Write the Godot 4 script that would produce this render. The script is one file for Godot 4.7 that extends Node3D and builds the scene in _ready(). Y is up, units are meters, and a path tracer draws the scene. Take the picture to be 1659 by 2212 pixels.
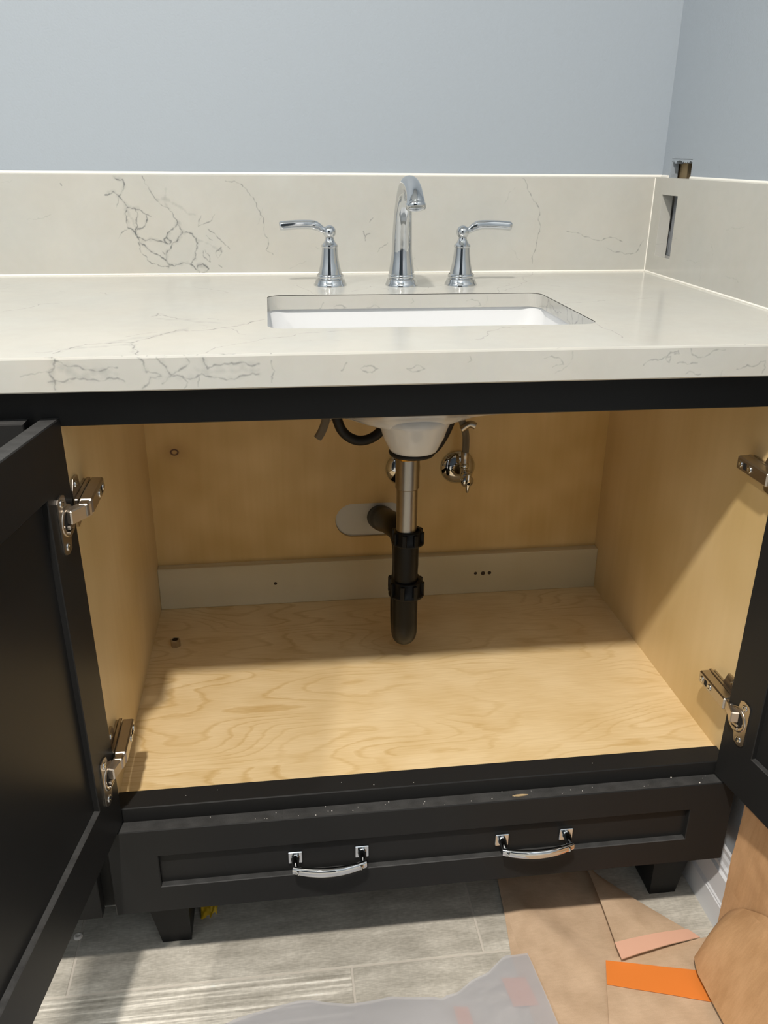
extends Node3D
# Bathroom vanity with its doors open. Metres, y up. The face of the backsplash is z = 0, the face of the side splash x = 0, the floor y = 0.

const CY := 0.8896       # top of the counter
const CD := 0.618        # front of the counter
const XL := -0.8793      # inner faces of the cabinet sides
const XR := -0.050
const FY := 0.2963       # top of the cabinet floor
const FZ := 0.588        # face of the cabinet front
const DZ := 0.6088       # face of the drawer fronts

var M := {}
const BACKSPLASH_VEINS = [
	[2.3,0.68,459,17,464,23,483,25,486,39,478,55,468,70,479,84,488,97,480,114,483,133,485,156,497,160,504,175,510,184,513,195,532,210,556,227,577,241,591,258,588,267], [2.3,0.68,468,70,454,56,430,66], [2.3,0.68,488,99,507,101,515,114,509,133,511,150,504,160],
	[2.3,0.68,507,101,524,107,538,118,539,133,531,150,510,158], [2.3,0.68,506,162,508,180,529,190,551,186,577,193,592,199], [2.3,0.68,624,139,609,158,589,182,582,186,586,197,597,199,602,191,591,182],
	[2.3,0.68,624,139,635,163,634,171,620,189,600,208,588,219,585,236,591,258], [2.3,0.68,635,167,650,167,663,171,673,184,674,210,667,237,653,257,621,256,591,258], [2.3,0.68,653,257,665,270,679,284,703,270,688,255,674,259,671,272],
	[1.7,0.46,540,118,553,123], [1.7,0.46,465,74,461,91,458,99], [1.7,0.46,691,219,692,237,709,250,708,233,696,215],
	[1.7,0.46,509,195,511,214,529,236,541,254,567,263,589,263], [1.7,0.46,537,16,544,37,566,74,586,95,611,111,624,137], [1.7,0.46,682,150,696,145,717,137,731,118],
	[1.7,0.46,682,150,693,120], [1.7,0.46,703,176,720,189], [1.7,0.46,709,158,734,180,755,202,768,215],
	[1.7,0.46,730,237,729,219,743,209,742,228,730,239], [1.7,0.46,484,158,466,167,453,184], [1.7,0.46,766,27,792,27,818,44,834,65,851,86,858,107],
	[1.7,0.46,575,221,581,230,577,224], [1.7,0.46,733,259,742,266], [1.7,0.46,313,36,316,42],
	[7,0.1,566,74,592,76,613,86,642,103,676,120], [7,0.1,599,49,592,78,607,103], [7,0.1,481,103,500,133,506,154],
	[7,0.1,671,184,714,202,745,220], [7,0.1,674,259,697,264], [1.6,0.4,858,107,870,152,873,217,893,230],
	[1.6,0.4,1636,16,1653,48,1684,87,1696,139,1693,193,1684,261], [1.6,0.4,1916,214,1978,235,2015,228,2033,194], [1.6,0.4,1785,166,1898,194,1966,197],
	[1.6,0.4,1168,178,1182,172], [1.6,0.4,1179,139,1190,126], [1.6,0.4,1203,225,1224,205,1235,198],
	[1.6,0.4,1161,165,1167,192]]
const TOP_VEINS = [
	[1.9,0.5,493,1066,514,1021,538,989,577,985,619,981,644,946,669,902,693,863,743,872,779,845,810,830,836,788,855,771], [1.9,0.5,619,981,628,1024,626,1038,639,1085,644,1099], [1.9,0.5,621,705,630,666,658,708,688,739,725,742],
	[1.4,0.28,744,734,768,755], [1.4,0.28,762,1083,788,1031,821,1006,856,979], [1.4,0.28,779,845,799,855,812,890,829,923],
	[1.4,0.28,461,1057,487,1052,507,1028], [1.4,0.28,673,245,739,320,773,363], [1.4,0.28,450,341,487,383],
	[1.4,0.28,597,927,623,898,652,885], [1.4,0.28,285,609,318,580,341,517,386,509], [1.4,0.3,855,767,895,742,936,722],
	[1.4,0.3,856,975,916,949,999,903,1043,892], [1.4,0.3,1275,1011,1314,939,1370,888,1426,893], [1.4,0.3,1498,381,1613,152,1683,10],
	[1.4,0.3,1559,625,1643,583,1738,553,1829,538], [1.4,0.3,1516,808,1574,868,1571,1017], [1.4,0.3,1631,277,1675,325],
	[1.4,0.3,952,233,1015,442], [1.4,0.3,1092,370,1151,273,1190,360], [1.4,0.3,1248,459,1306,300,1359,259],
	[1.4,0.3,1414,471,1492,330,1547,244], [1.4,0.3,1343,575,1417,508], [14,0.07,577,985,642,931,709,839],
	[14,0.07,502,1034,554,1018,622,1003], [14,0.07,634,725,702,749,770,791]]
const EDGE_VEINS = [
	[2,0.38,501,-7,502,5,499,19,489,26,497,44,496,58], [2,0.38,502,5,519,14,545,19,577,26,607,20], [2,0.38,486,44,510,44,533,37,559,41,591,38,617,46],
	[2,0.38,641,0,653,11,656,29,673,31,681,37,662,39,656,52,646,60], [2,0.38,676,3,691,20,699,35,715,26,732,16,727,4], [2,0.38,682,51,699,37,724,42,753,34,782,42,810,46,855,37],
	[2,0.38,757,6,764,25,790,18,823,15,856,18], [1.5,0.28,440,33,465,29,497,22], [1.5,0.28,709,35,727,49,720,61],
	[1.5,0.28,748,40,745,59], [1.6,0.32,1040,31,1055,26,1072,32,1061,39,1040,31], [1.6,0.32,1126,33,1143,27,1159,34,1143,39,1126,33],
	[1.6,0.32,1244,12,1248,20,1240,24], [1.6,0.32,1387,19,1415,18,1426,31,1404,37], [1.6,0.32,878,13,883,32,877,54],
	[1.6,0.32,1005,34,1015,19], [1.8,0.32,1585,36,1592,29,1612,27,1624,21,1637,20,1636,32,1627,24,1636,12,1651,9,1654,15,1644,15], [1.8,0.32,1676,6,1682,18,1695,23,1707,22,1721,11,1747,9],
	[1.8,0.32,1652,34,1694,34], [1.8,0.32,1777,48,1797,40,1833,32,1830,59], [1.8,0.32,1673,55,1680,50,1705,56],
	[10,0.09,501,16,538,34,605,32], [10,0.09,742,24,797,31,855,29], [10,0.09,497,5,494,44]]
var rng := RandomNumberGenerator.new()

func _ready():
	rng.seed = 7
	# ---------------------------------------------------------------- camera, sky, lights, exposure
	var cam := Camera3D.new()
	cam.name = "camera"
	cam.fov = 61.755
	cam.near = 0.05
	cam.position = Vector3(-0.65418, 1.07757, 1.48580)
	cam.rotation_order = EULER_ORDER_YXZ
	cam.rotation_degrees = Vector3(-22.7523, -7.4926, 0.5339)
	add_child(cam)
	cam.current = true
	var we := WorldEnvironment.new()
	we.name = "environment"
	var env := Environment.new()
	env.background_mode = Environment.BG_COLOR
	env.background_color = Color(0, 0, 0)
	env.ambient_light_source = Environment.AMBIENT_SOURCE_DISABLED
	env.tonemap_mode = Environment.TONE_MAPPER_LINEAR
	env.tonemap_exposure = 1.0
	env.sdfgi_enabled = true
	env.ssao_enabled = true
	env.ssil_enabled = true
	we.environment = env
	add_child(we)
	materials()
	downlight(Vector3(-0.93, 2.75, 1.79), LIGHT_MAIN, "recessed round ceiling downlight above the room in front of the vanity")
	downlight(Vector3(-2.05, 2.75, 1.79), LIGHT_ADDED_SIDE, "added unseen ceiling downlight near the left wall, brightening the right wall")
	# ---------------------------------------------------------------- the room, then the things in it
	room()
	counter()
	vanity()
	sink()
	faucet()
	plumbing()
	floor_things()

const LIGHT_MAIN := 6.9
const LIGHT_ADDED_SIDE := 2.3  # added lamp out of view, brightens the right wall and baseboard

# -------------------------------------------------------------------- small builders

func mat(c: Color, rough := 0.5, metal := 0.0, tex: Texture2D = null) -> StandardMaterial3D:
	var m := StandardMaterial3D.new()
	m.albedo_color = c
	m.roughness = rough
	m.metallic = metal
	if tex:
		m.albedo_texture = tex
	return m

func rgb8(r: int, g: int, b: int) -> Color:
	return Color(r / 255.0, g / 255.0, b / 255.0)

func start() -> SurfaceTool:
	var st := SurfaceTool.new()
	st.begin(Mesh.PRIMITIVE_TRIANGLES)
	return st

func vert(st: SurfaceTool, p: Vector3, n: Vector3, uv: Vector2):
	st.set_normal(n)
	st.set_uv(uv)
	st.add_vertex(p)

func tri(st: SurfaceTool, a: Vector3, b: Vector3, c: Vector3, na: Vector3, nb: Vector3, nc: Vector3, ua := Vector2.ZERO, ub := Vector2.ZERO, uc := Vector2.ZERO):
	if (b - a).cross(c - a).dot(na + nb + nc) > 0.0:
		vert(st, a, na, ua); vert(st, c, nc, uc); vert(st, b, nb, ub)
	else:
		vert(st, a, na, ua); vert(st, b, nb, ub); vert(st, c, nc, uc)

func plan_uv(p: Vector3, n: Vector3) -> Vector2:
	var q := n.abs()
	if q.y >= q.x and q.y >= q.z:
		return Vector2(p.x, p.z)
	if q.x >= q.z:
		return Vector2(p.z, -p.y)
	return Vector2(p.x, -p.y)

# flat polygon, convex, in order; its normal is made to point along "out"
func poly(st: SurfaceTool, pts: Array, out: Vector3):
	var n := Vector3.ZERO
	for i in range(1, pts.size() - 1):
		n += (pts[i] - pts[0]).cross(pts[i + 1] - pts[0])
	if n.length() < 1e-12:
		return
	n = n.normalized()
	if n.dot(out) < 0:
		n = -n
	for i in range(1, pts.size() - 1):
		tri(st, pts[0], pts[i], pts[i + 1], n, n, n, plan_uv(pts[0], n), plan_uv(pts[i], n), plan_uv(pts[i + 1], n))

# box between two corners with chamfered edges, in the frame t
func box(st: SurfaceTool, lo: Vector3, hi: Vector3, b := 0.001, t := Transform3D.IDENTITY):
	var c := (lo + hi) * 0.5
	var h := (hi - lo).abs() * 0.5
	b = minf(b, 0.45 * minf(h.x, minf(h.y, h.z)))
	var at := func(sx: float, sy: float, sz: float, axis: int) -> Vector3:
		var v := Vector3(sx * (h.x - b), sy * (h.y - b), sz * (h.z - b))
		v[axis] += b * [sx, sy, sz][axis]
		return t * (c + v)
	for ax in 3:
		var u := (ax + 1) % 3
		var w := (ax + 2) % 3
		for s in [-1.0, 1.0]:
			var q := []
			for k in [[-1, -1], [1, -1], [1, 1], [-1, 1]]:
				var v := Vector3.ZERO
				v[ax] = s; v[u] = k[0]; v[w] = k[1]
				q.append(at.call(v.x, v.y, v.z, ax))
			var n := Vector3.ZERO
			n[ax] = s
			poly(st, q, t.basis * n)
			if b > 0:
				# the chamfers between this axis and the next
				for s2 in [-1.0, 1.0]:
					var e := []
					for k in [[-1.0, ax], [-1.0, u], [1.0, u], [1.0, ax]]:
						var v := Vector3.ZERO
						v[ax] = s; v[u] = s2; v[w] = k[0]
						e.append(at.call(v.x, v.y, v.z, k[1]))
					var en := Vector3.ZERO
					en[ax] = s; en[u] = s2
					poly(st, e, t.basis * en)
	if b > 0:
		for sx in [-1.0, 1.0]:
			for sy in [-1.0, 1.0]:
				for sz in [-1.0, 1.0]:
					poly(st, [at.call(sx, sy, sz, 0), at.call(sx, sy, sz, 1), at.call(sx, sy, sz, 2)], t.basis * Vector3(sx, sy, sz))

# profile of (radius, height) turned about the y axis of the frame t; a repeated point makes a sharp edge
func lathe(st: SurfaceTool, prof: Array, t := Transform3D.IDENTITY, seg := 32):
	var nn := []
	for i in prof.size():
		var d := Vector2.ZERO
		if i > 0 and (prof[i] - prof[i - 1]).length() > 1e-7:
			d += (prof[i] - prof[i - 1]).normalized()
		if i < prof.size() - 1 and (prof[i + 1] - prof[i]).length() > 1e-7:
			d += (prof[i + 1] - prof[i]).normalized()
		nn.append(Vector2(d.y, -d.x).normalized())
	for i in prof.size() - 1:
		if (prof[i + 1] - prof[i]).length() < 1e-7:
			continue
		for k in seg:
			var a0 := TAU * k / seg
			var a1 := TAU * (k + 1) / seg
			var e0 := Vector3(cos(a0), 0, sin(a0))
			var e1 := Vector3(cos(a1), 0, sin(a1))
			var P := [e0 * prof[i].x + Vector3(0, prof[i].y, 0), e1 * prof[i].x + Vector3(0, prof[i].y, 0), e1 * prof[i + 1].x + Vector3(0, prof[i + 1].y, 0), e0 * prof[i + 1].x + Vector3(0, prof[i + 1].y, 0)]
			var N := [e0 * nn[i].x + Vector3(0, nn[i].y, 0), e1 * nn[i].x + Vector3(0, nn[i].y, 0), e1 * nn[i + 1].x + Vector3(0, nn[i + 1].y, 0), e0 * nn[i + 1].x + Vector3(0, nn[i + 1].y, 0)]
			var U := [Vector2(a0 * 0.02, prof[i].y), Vector2(a1 * 0.02, prof[i].y), Vector2(a1 * 0.02, prof[i + 1].y), Vector2(a0 * 0.02, prof[i + 1].y)]
			for f in [[0, 1, 2], [0, 2, 3]]:
				if (P[f[1]] - P[f[0]]).cross(P[f[2]] - P[f[0]]).length() > 1e-14:
					tri(st, t * P[f[0]], t * P[f[1]], t * P[f[2]], (t.basis * N[f[0]]).normalized(), (t.basis * N[f[1]]).normalized(), (t.basis * N[f[2]]).normalized(), U[f[0]], U[f[1]], U[f[2]])

func smooth_path(pts: Array, per := 8) -> Array:
	var out := []
	for i in pts.size() - 1:
		var a: Vector3 = pts[maxi(i - 1, 0)]
		var d: Vector3 = pts[mini(i + 2, pts.size() - 1)]
		for k in per:
			out.append(pts[i].cubic_interpolate(pts[i + 1], a, d, float(k) / per))
	out.append(pts[-1])
	return out

# a section swept along a path; size(f) gives the half width and half height at the fraction f; power 2 is an ellipse, more is squarer
func sweep(st: SurfaceTool, pts: Array, size: Callable, up := Vector3.UP, seg := 16, power := 2.0, caps := true):
	var rings := []
	var tangents := []
	for i in pts.size():
		var tg: Vector3 = (pts[mini(i + 1, pts.size() - 1)] - pts[maxi(i - 1, 0)]).normalized()
		var side := tg.cross(up).normalized()
		var u2 := side.cross(tg).normalized()
		var s: Vector2 = size.call(float(i) / (pts.size() - 1))
		var ring := []
		for k in seg:
			var a := TAU * k / seg
			var ca := cos(a)
			var sa := sin(a)
			var x := signf(ca) * pow(absf(ca), 2.0 / power)
			var y := signf(sa) * pow(absf(sa), 2.0 / power)
			ring.append(pts[i] + side * x * s.x + u2 * y * s.y)
		rings.append(ring)
		tangents.append(tg)
	loft(st, rings, pts)
	if caps:
		for e in [0, rings.size() - 1]:
			var n: Vector3 = tangents[e] * (-1.0 if e == 0 else 1.0)
			for k in seg:
				tri(st, pts[e], rings[e][k], rings[e][(k + 1) % seg], n, n, n)

# closed rings of equal length joined by a smooth skin; normals point away from the centres
func loft(st: SurfaceTool, rings: Array, centres: Array, inward := false):
	var m := rings.size()
	var n: int = rings[0].size()
	var N := []
	for i in m:
		var row := []
		for k in n:
			var along: Vector3 = rings[mini(i + 1, m - 1)][k] - rings[maxi(i - 1, 0)][k]
			var round_: Vector3 = rings[i][(k + 1) % n] - rings[i][(k + n - 1) % n]
			var v := along.cross(round_).normalized()
			row.append(v)
		N.append(row)
	# all the same way round: settle the sign once
	var vote := 0.0
	for i in m:
		for k in n:
			vote += N[i][k].dot(rings[i][k] - centres[i])
	var sg := 1.0 if vote > 0 else -1.0
	if inward:
		sg = -sg
	var v0 := 0.0
	for i in m - 1:
		var v1: float = v0 + (rings[i + 1][0] - rings[i][0]).length()
		for k in n:
			var k2 := (k + 1) % n
			var ua := Vector2(float(k) / n * 0.1, v0)
			var ub := Vector2(float(k + 1) / n * 0.1, v0)
			var uc := Vector2(float(k + 1) / n * 0.1, v1)
			var ud := Vector2(float(k) / n * 0.1, v1)
			tri(st, rings[i][k], rings[i][k2], rings[i + 1][k2], N[i][k] * sg, N[i][k2] * sg, N[i + 1][k2] * sg, ua, ub, uc)
			tri(st, rings[i][k], rings[i + 1][k2], rings[i + 1][k], N[i][k] * sg, N[i + 1][k2] * sg, N[i + 1][k] * sg, ua, uc, ud)
		v0 = v1

func tube(st: SurfaceTool, pts: Array, r: float, seg := 16, caps := true):
	# keeps the section from turning over where the path is steep
	var up := Vector3(0.31, 0.22, 0.92)
	sweep(st, pts, func(_f): return Vector2(r, r), up, seg, 2.0, caps)

# a polygon (points in a plane) given depth: the frame's x and y are the polygon's, its z the depth
func prism(st: SurfaceTool, pts: PackedVector2Array, z0: float, z1: float, t := Transform3D.IDENTITY):
	var idx := Geometry2D.triangulate_polygon(pts)
	for i in range(0, idx.size(), 3):
		var q := [pts[idx[i]], pts[idx[i + 1]], pts[idx[i + 2]]]
		for z in [z0, z1]:
			var n := t.basis * Vector3(0, 0, -1.0 if z == z0 else 1.0)
			tri(st, t * Vector3(q[0].x, q[0].y, z), t * Vector3(q[1].x, q[1].y, z), t * Vector3(q[2].x, q[2].y, z), n, n, n, q[0] * Vector2(1, -1), q[1] * Vector2(1, -1), q[2] * Vector2(1, -1))
	var cw := -1.0 if Geometry2D.is_polygon_clockwise(pts) else 1.0
	for i in pts.size():
		var a := pts[i]
		var b := pts[(i + 1) % pts.size()]
		var e := (b - a).normalized()
		var n2 := Vector3(e.y, -e.x, 0) * cw
		poly(st, [t * Vector3(a.x, a.y, z0), t * Vector3(b.x, b.y, z0), t * Vector3(b.x, b.y, z1), t * Vector3(a.x, a.y, z1)], t.basis * n2)

# a thin sheet between two edges, with a height added to it; it has the thickness th
func sheet(st: SurfaceTool, left: Array, right: Array, nu: int, nv: int, bump: Callable, th := 0.0006):
	var P := []
	for i in nv + 1:
		var a := along(left, float(i) / nv)
		var b := along(right, float(i) / nv)
		var row := []
		for k in nu + 1:
			var p := a.lerp(b, float(k) / nu)
			row.append(p + bump.call(p, float(k) / nu, float(i) / nv))
		P.append(row)
	var N := []
	for i in nv + 1:
		var row := []
		for k in nu + 1:
			var du: Vector3 = P[i][mini(k + 1, nu)] - P[i][maxi(k - 1, 0)]
			var dv: Vector3 = P[mini(i + 1, nv)][k] - P[maxi(i - 1, 0)][k]
			row.append(dv.cross(du).normalized())
		N.append(row)
	if N[nv / 2][nu / 2].y < 0 or (absf(N[nv / 2][nu / 2].y) < 0.2 and N[nv / 2][nu / 2].x > 0):
		for i in nv + 1:
			for k in nu + 1:
				N[i][k] = -N[i][k]
	for layer in 2:
		var s := 1.0 if layer == 0 else -1.0
		for i in nv:
			for k in nu:
				var c := [[i, k], [i, k + 1], [i + 1, k + 1], [i + 1, k]]
				var p := []
				var n := []
				var uv := []
				for q in c:
					n.append(N[q[0]][q[1]] * s)
					p.append(P[q[0]][q[1]] - (Vector3.ZERO if layer == 0 else N[q[0]][q[1]] * th))
					uv.append(Vector2(P[q[0]][q[1]].x + 0.3 * P[q[0]][q[1]].y, P[q[0]][q[1]].z))
				tri(st, p[0], p[1], p[2], n[0], n[1], n[2], uv[0], uv[1], uv[2])
				tri(st, p[0], p[2], p[3], n[0], n[2], n[3], uv[0], uv[2], uv[3])
	for side in 4:
		var cnt := nv if side < 2 else nu
		for j in cnt:
			var a := [j, 0] if side == 0 else ([j, nu] if side == 1 else ([0, j] if side == 2 else [nv, j]))
			var b := [j + 1, 0] if side == 0 else ([j + 1, nu] if side == 1 else ([0, j + 1] if side == 2 else [nv, j + 1]))
			var pa: Vector3 = P[a[0]][a[1]]
			var pb: Vector3 = P[b[0]][b[1]]
			var mid: Vector3 = P[nv / 2][nu / 2]
			poly(st, [pa, pb, pb - N[b[0]][b[1]] * th, pa - N[a[0]][a[1]] * th], pa - mid)

func along(pts: Array, f: float) -> Vector3:
	var total := 0.0
	for i in pts.size() - 1:
		total += (pts[i + 1] - pts[i]).length()
	var d := f * total
	for i in pts.size() - 1:
		var l: float = (pts[i + 1] - pts[i]).length()
		if d <= l or i == pts.size() - 2:
			return pts[i].lerp(pts[i + 1], clampf(d / maxf(l, 1e-9), 0, 1))
		d -= l
	return pts[-1]

# -------------------------------------------------------------------- things, parts, the setting

func thing(called: String, label: String, category: String, at: Vector3, group := "") -> Node3D:
	var o := Node3D.new()
	o.name = called
	o.position = at
	o.set_meta("label", label)
	o.set_meta("category", category)
	if group:
		o.set_meta("group", group)
	add_child(o, true)
	if o.name != called:
		o.name = numbered(called)
	return o

var used := {}
func numbered(called: String) -> String:
	used[called] = used.get(called, 0) + 1
	return "%s_%03d" % [called, used[called]]

# one mesh, built in world coordinates, put under its thing (or a part, or the root)
func part(called: String, st: SurfaceTool, m: Material, parent: Node3D, label := "") -> MeshInstance3D:
	var o := MeshInstance3D.new()
	o.mesh = st.commit()
	o.mesh.surface_set_material(0, m)
	o.name = called
	var at := Vector3.ZERO
	var n: Node = parent
	while n != self:
		at += (n as Node3D).position
		n = n.get_parent()
	o.position = -at
	for c in parent.get_children():
		if c.name == called:
			var k := 1
			while parent.has_node("%s_%03d" % [called, k]):
				k += 1
			o.name = "%s_%03d" % [called, k]
			break
	if label:
		o.set_meta("label", label)
	parent.add_child(o, true)
	return o

func lone(called: String, st: SurfaceTool, m: Material, label: String, category: String, group := "") -> MeshInstance3D:
	var o := part(called, st, m, self, label)
	o.set_meta("category", category)
	if group:
		o.set_meta("group", group)
	return o

func struct(called: String, st: SurfaceTool, m: Material, parent: Node3D = self, label := "") -> MeshInstance3D:
	var o := part(called, st, m, parent, label)
	if parent == self:
		o.set_meta("kind", "structure")
	return o

func frame(origin: Vector3, x: Vector3, y: Vector3) -> Transform3D:
	var bx := x.normalized()
	var by := (y - bx * y.dot(bx)).normalized()
	return Transform3D(Basis(bx, by, bx.cross(by)), origin)

# a frame whose y axis is the given direction
func stand(origin: Vector3, y: Vector3) -> Transform3D:
	var by := y.normalized()
	var bx := by.cross(Vector3(0, 0, 1) if absf(by.z) < 0.9 else Vector3(1, 0, 0)).normalized()
	return Transform3D(Basis(bx, by, bx.cross(by)), origin)

func v2(a: Array) -> PackedVector2Array:
	var out := PackedVector2Array()
	for i in range(0, a.size(), 2):
		out.append(Vector2(a[i], a[i + 1]))
	return out

# -------------------------------------------------------------------- textures

func noise(freq: float, sd: int, oct := 3) -> FastNoiseLite:
	var n := FastNoiseLite.new()
	n.noise_type = FastNoiseLite.TYPE_SIMPLEX_SMOOTH
	n.frequency = freq
	n.seed = sd
	n.fractal_octaves = oct
	return n

func picture(w: int, h: int, f: Callable) -> Image:
	var d := PackedByteArray()
	d.resize(w * h * 3)
	var i := 0
	for y in h:
		for x in w:
			var c: Color = f.call(x, y)
			d[i] = clampi(int(c.r * 255.0 + 0.5), 0, 255)
			d[i + 1] = clampi(int(c.g * 255.0 + 0.5), 0, 255)
			d[i + 2] = clampi(int(c.b * 255.0 + 0.5), 0, 255)
			i += 3
	return Image.create_from_data(w, h, false, Image.FORMAT_RGB8, d)

func tex(im: Image) -> ImageTexture:
	return ImageTexture.create_from_image(im)

# quartz: a creamy ground with faint clouds, and grey veins along the given lines
func quartz(w: int, h: int, veins: Array, sd: int, strays := 0, tone := 0.0) -> ImageTexture:
	var n1 := noise(0.012, sd, 4)
	var n2 := noise(0.09, sd + 1, 2)
	var im := picture(w / 4, h / 4 + 1, func(x, y):
		var k: float = n1.get_noise_2d(x, y) * 0.018 + n2.get_noise_2d(x, y) * 0.006
		var warm: float = n1.get_noise_2d(x + 700, y) * 0.008
		return Color(0.742 + tone + k + warm, 0.738 + tone + k, 0.712 + tone + k - warm))
	im.resize(w, h, Image.INTERPOLATE_CUBIC)
	var r := RandomNumberGenerator.new()
	r.seed = sd
	for v in veins:
		var pts := []
		for i in range(2, v.size(), 2):
			pts.append(Vector2(v[i], v[i + 1]))
		if v[0] >= 1.9:
			vein(im, pts, v[0] * 3.5, v[1] * 0.13, r)
		vein(im, pts, v[0], v[1], r)
	for s in strays:
		var p := Vector2(r.randf() * w, r.randf() * h)
		var a := r.randf() * TAU
		var pts := [p]
		for k in 4:
			a += r.randf_range(-0.7, 0.7)
			p += Vector2(cos(a), sin(a) * 0.6) * r.randf_range(8, 30)
			pts.append(p)
		vein(im, pts, 1.3, r.randf_range(0.06, 0.16), r)
	return tex(im)

func vein(im: Image, pts: Array, width: float, alpha: float, r: RandomNumberGenerator):
	for rounds in 3:
		var out := [pts[0]]
		for i in pts.size() - 1:
			var d: Vector2 = pts[i + 1] - pts[i]
			if d.length() > 3.0:
				out.append((pts[i] + pts[i + 1]) * 0.5 + Vector2(-d.y, d.x) * r.randf_range(-0.16, 0.16))
			out.append(pts[i + 1])
		pts = out
	var w := im.get_width()
	var h := im.get_height()
	var wob := r.randf() * 100.0
	var nz := noise(0.05, 5, 2)
	var done := {}
	for i in pts.size() - 1:
		var a: Vector2 = pts[i]
		var b: Vector2 = pts[i + 1]
		var steps := maxi(1, int((b - a).length() / 0.6))
		for k in steps:
			var p := a.lerp(b, float(k) / steps)
			var q := nz.get_noise_2d(p.x + wob, p.y)
			var rad := maxf(0.6, width * (0.62 + 0.7 * q))
			var al := alpha * clampf(0.85 + 0.9 * q, 0.25, 1.3)
			for y in range(int(p.y - rad - 1), int(p.y + rad + 2)):
				for x in range(int(p.x - rad - 1), int(p.x + rad + 2)):
					if x < 0 or y < 0 or x >= w or y >= h:
						continue
					var fall := clampf(1.0 - (Vector2(x, y) - p).length() / (rad + 0.7), 0, 1)
					var key := y * w + x
					var had: float = done.get(key, 0.0)
					var want := fall * al
					if want > had + 0.01:
						var c := im.get_pixel(x, y)
						var more := (want - had) / maxf(0.05, 1.0 - had)
						im.set_pixel(x, y, c.lerp(Color(0.40, 0.41, 0.41), more))
						done[key] = want

# rotary-cut birch: growth rings of a slowly waving surface, dark line at each ring
func birch(w: int, h: int, sd: int) -> ImageTexture:
	var big := noise(0.0042, sd, 2)
	var fine := noise(0.05, sd + 3, 3)
	var im := picture(w, h, func(x, y):
		var u := float(x)
		var v := float(y)
		var hgt: float = big.get_noise_2d(u * 0.42, v * 1.25) * 2.6 + v * 0.009 + fine.get_noise_2d(u * 0.25, v * 0.9) * 0.13
		var ring := fposmod(hgt * 1.7, 1.0)
		var line := exp(-pow((ring - 0.86) / 0.10, 2.0)) * 0.75 + ring * 0.25
		var strength: float = 0.42 + 0.7 * big.get_noise_2d(u * 0.8 + 900, v * 0.8) + 0.45 * smoothstep(520.0, 160.0, u)
		var grain: float = fine.get_noise_2d(u * 0.22, v * 5.0) * 0.030
		var cloud: float = big.get_noise_2d(u * 1.7 + 300, v * 1.7 + 100) * 0.030
		var k := grain + cloud - line * 0.082 * clampf(strength, 0.12, 1.0)
		return Color(0.900 + k * 0.9, 0.798 + k * 1.15, 0.615 + k * 1.5))
	return tex(im)

# straight faint figure, running along the picture's height
func ply(w: int, h: int, sd: int, base: Color, knot := Vector3.ZERO) -> ImageTexture:
	var a := noise(0.02, sd, 3)
	var b := noise(0.006, sd + 1, 2)
	var im := picture(w, h, func(x, y):
		var k: float = a.get_noise_2d(x * 2.2, y * 0.16) * 0.014 + b.get_noise_2d(x, y) * 0.05
		var c := Color(base.r + k * 0.9, base.g + k, base.b + k * 1.3)
		if knot.z > 0:
			var d := Vector2((x - knot.x) * 0.8, y - knot.y).length() / knot.z
			c = c.lerp(Color(0.62, 0.46, 0.27), 0.35 * exp(-d * d * 0.10))
			c = c.lerp(Color(0.22, 0.10, 0.07), 0.9 * exp(-pow((d - 1.0) / 0.22, 2.0)))
		return c)
	return tex(im)

# grey timber-look porcelain: x runs along the plank
func plank(w: int, h: int, sd: int, streak: float, knot: float) -> ImageTexture:
	var a := noise(0.011, sd, 3)
	var b := noise(0.045, sd + 1, 3)
	var g := noise(0.16, sd + 2, 2)
	var im := picture(w, h, func(x, y):
		var u := float(x)
		var v := float(y)
		var kx := u - w * 0.42
		var ky := v - h * 0.5
		var kd := sqrt(kx * kx * 0.25 + ky * ky) / h
		v += knot * 40.0 * exp(-kd * kd * 14.0) * sin(kd * 9.0)
		var lines: float = b.get_noise_2d(u * 0.045, v * 2.1)
		var s := maxf(0.0, lines) * streak
		var k: float = a.get_noise_2d(u * 0.6, v * 1.8) * 0.10 + g.get_noise_2d(u * 0.35, v * 1.6) * 0.07 + g.get_noise_2d(u * 1.4, v * 0.3) * 0.018 + s * 0.42 - maxf(0.0, -lines - 0.25) * streak * 0.25
		k += knot * 0.16 * exp(-kd * kd * 10.0) * b.get_noise_2d(u * 0.5, v * 0.8) * 2.0
		return Color(0.755 + k, 0.735 + k, 0.69 + k))
	return tex(im)

func dusty_sheen(w: int, sd: int) -> ImageTexture:
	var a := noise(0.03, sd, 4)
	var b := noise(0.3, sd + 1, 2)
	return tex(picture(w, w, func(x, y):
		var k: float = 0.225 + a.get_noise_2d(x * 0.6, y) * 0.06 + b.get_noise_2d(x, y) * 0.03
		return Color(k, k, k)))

func kraft(w: int, sd: int, tone: Color) -> ImageTexture:
	var a := noise(0.012, sd, 3)
	var b := noise(0.35, sd + 1, 2)
	var c := noise(0.10, sd + 2, 3)
	return tex(picture(w, w, func(x, y):
		var k: float = a.get_noise_2d(x, y) * 0.05 + b.get_noise_2d(x, y) * 0.022 + c.get_noise_2d(x * 0.3, y * 1.5) * 0.02
		return tone + Color(k, k, k)))

# relief: soft crumples
func crumple(w: int, sd: int, freq: float) -> ImageTexture:
	var a := noise(freq, sd, 4)
	a.fractal_type = FastNoiseLite.FRACTAL_RIDGED
	var im := a.get_seamless_image(w, w)
	return tex(im)

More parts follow.
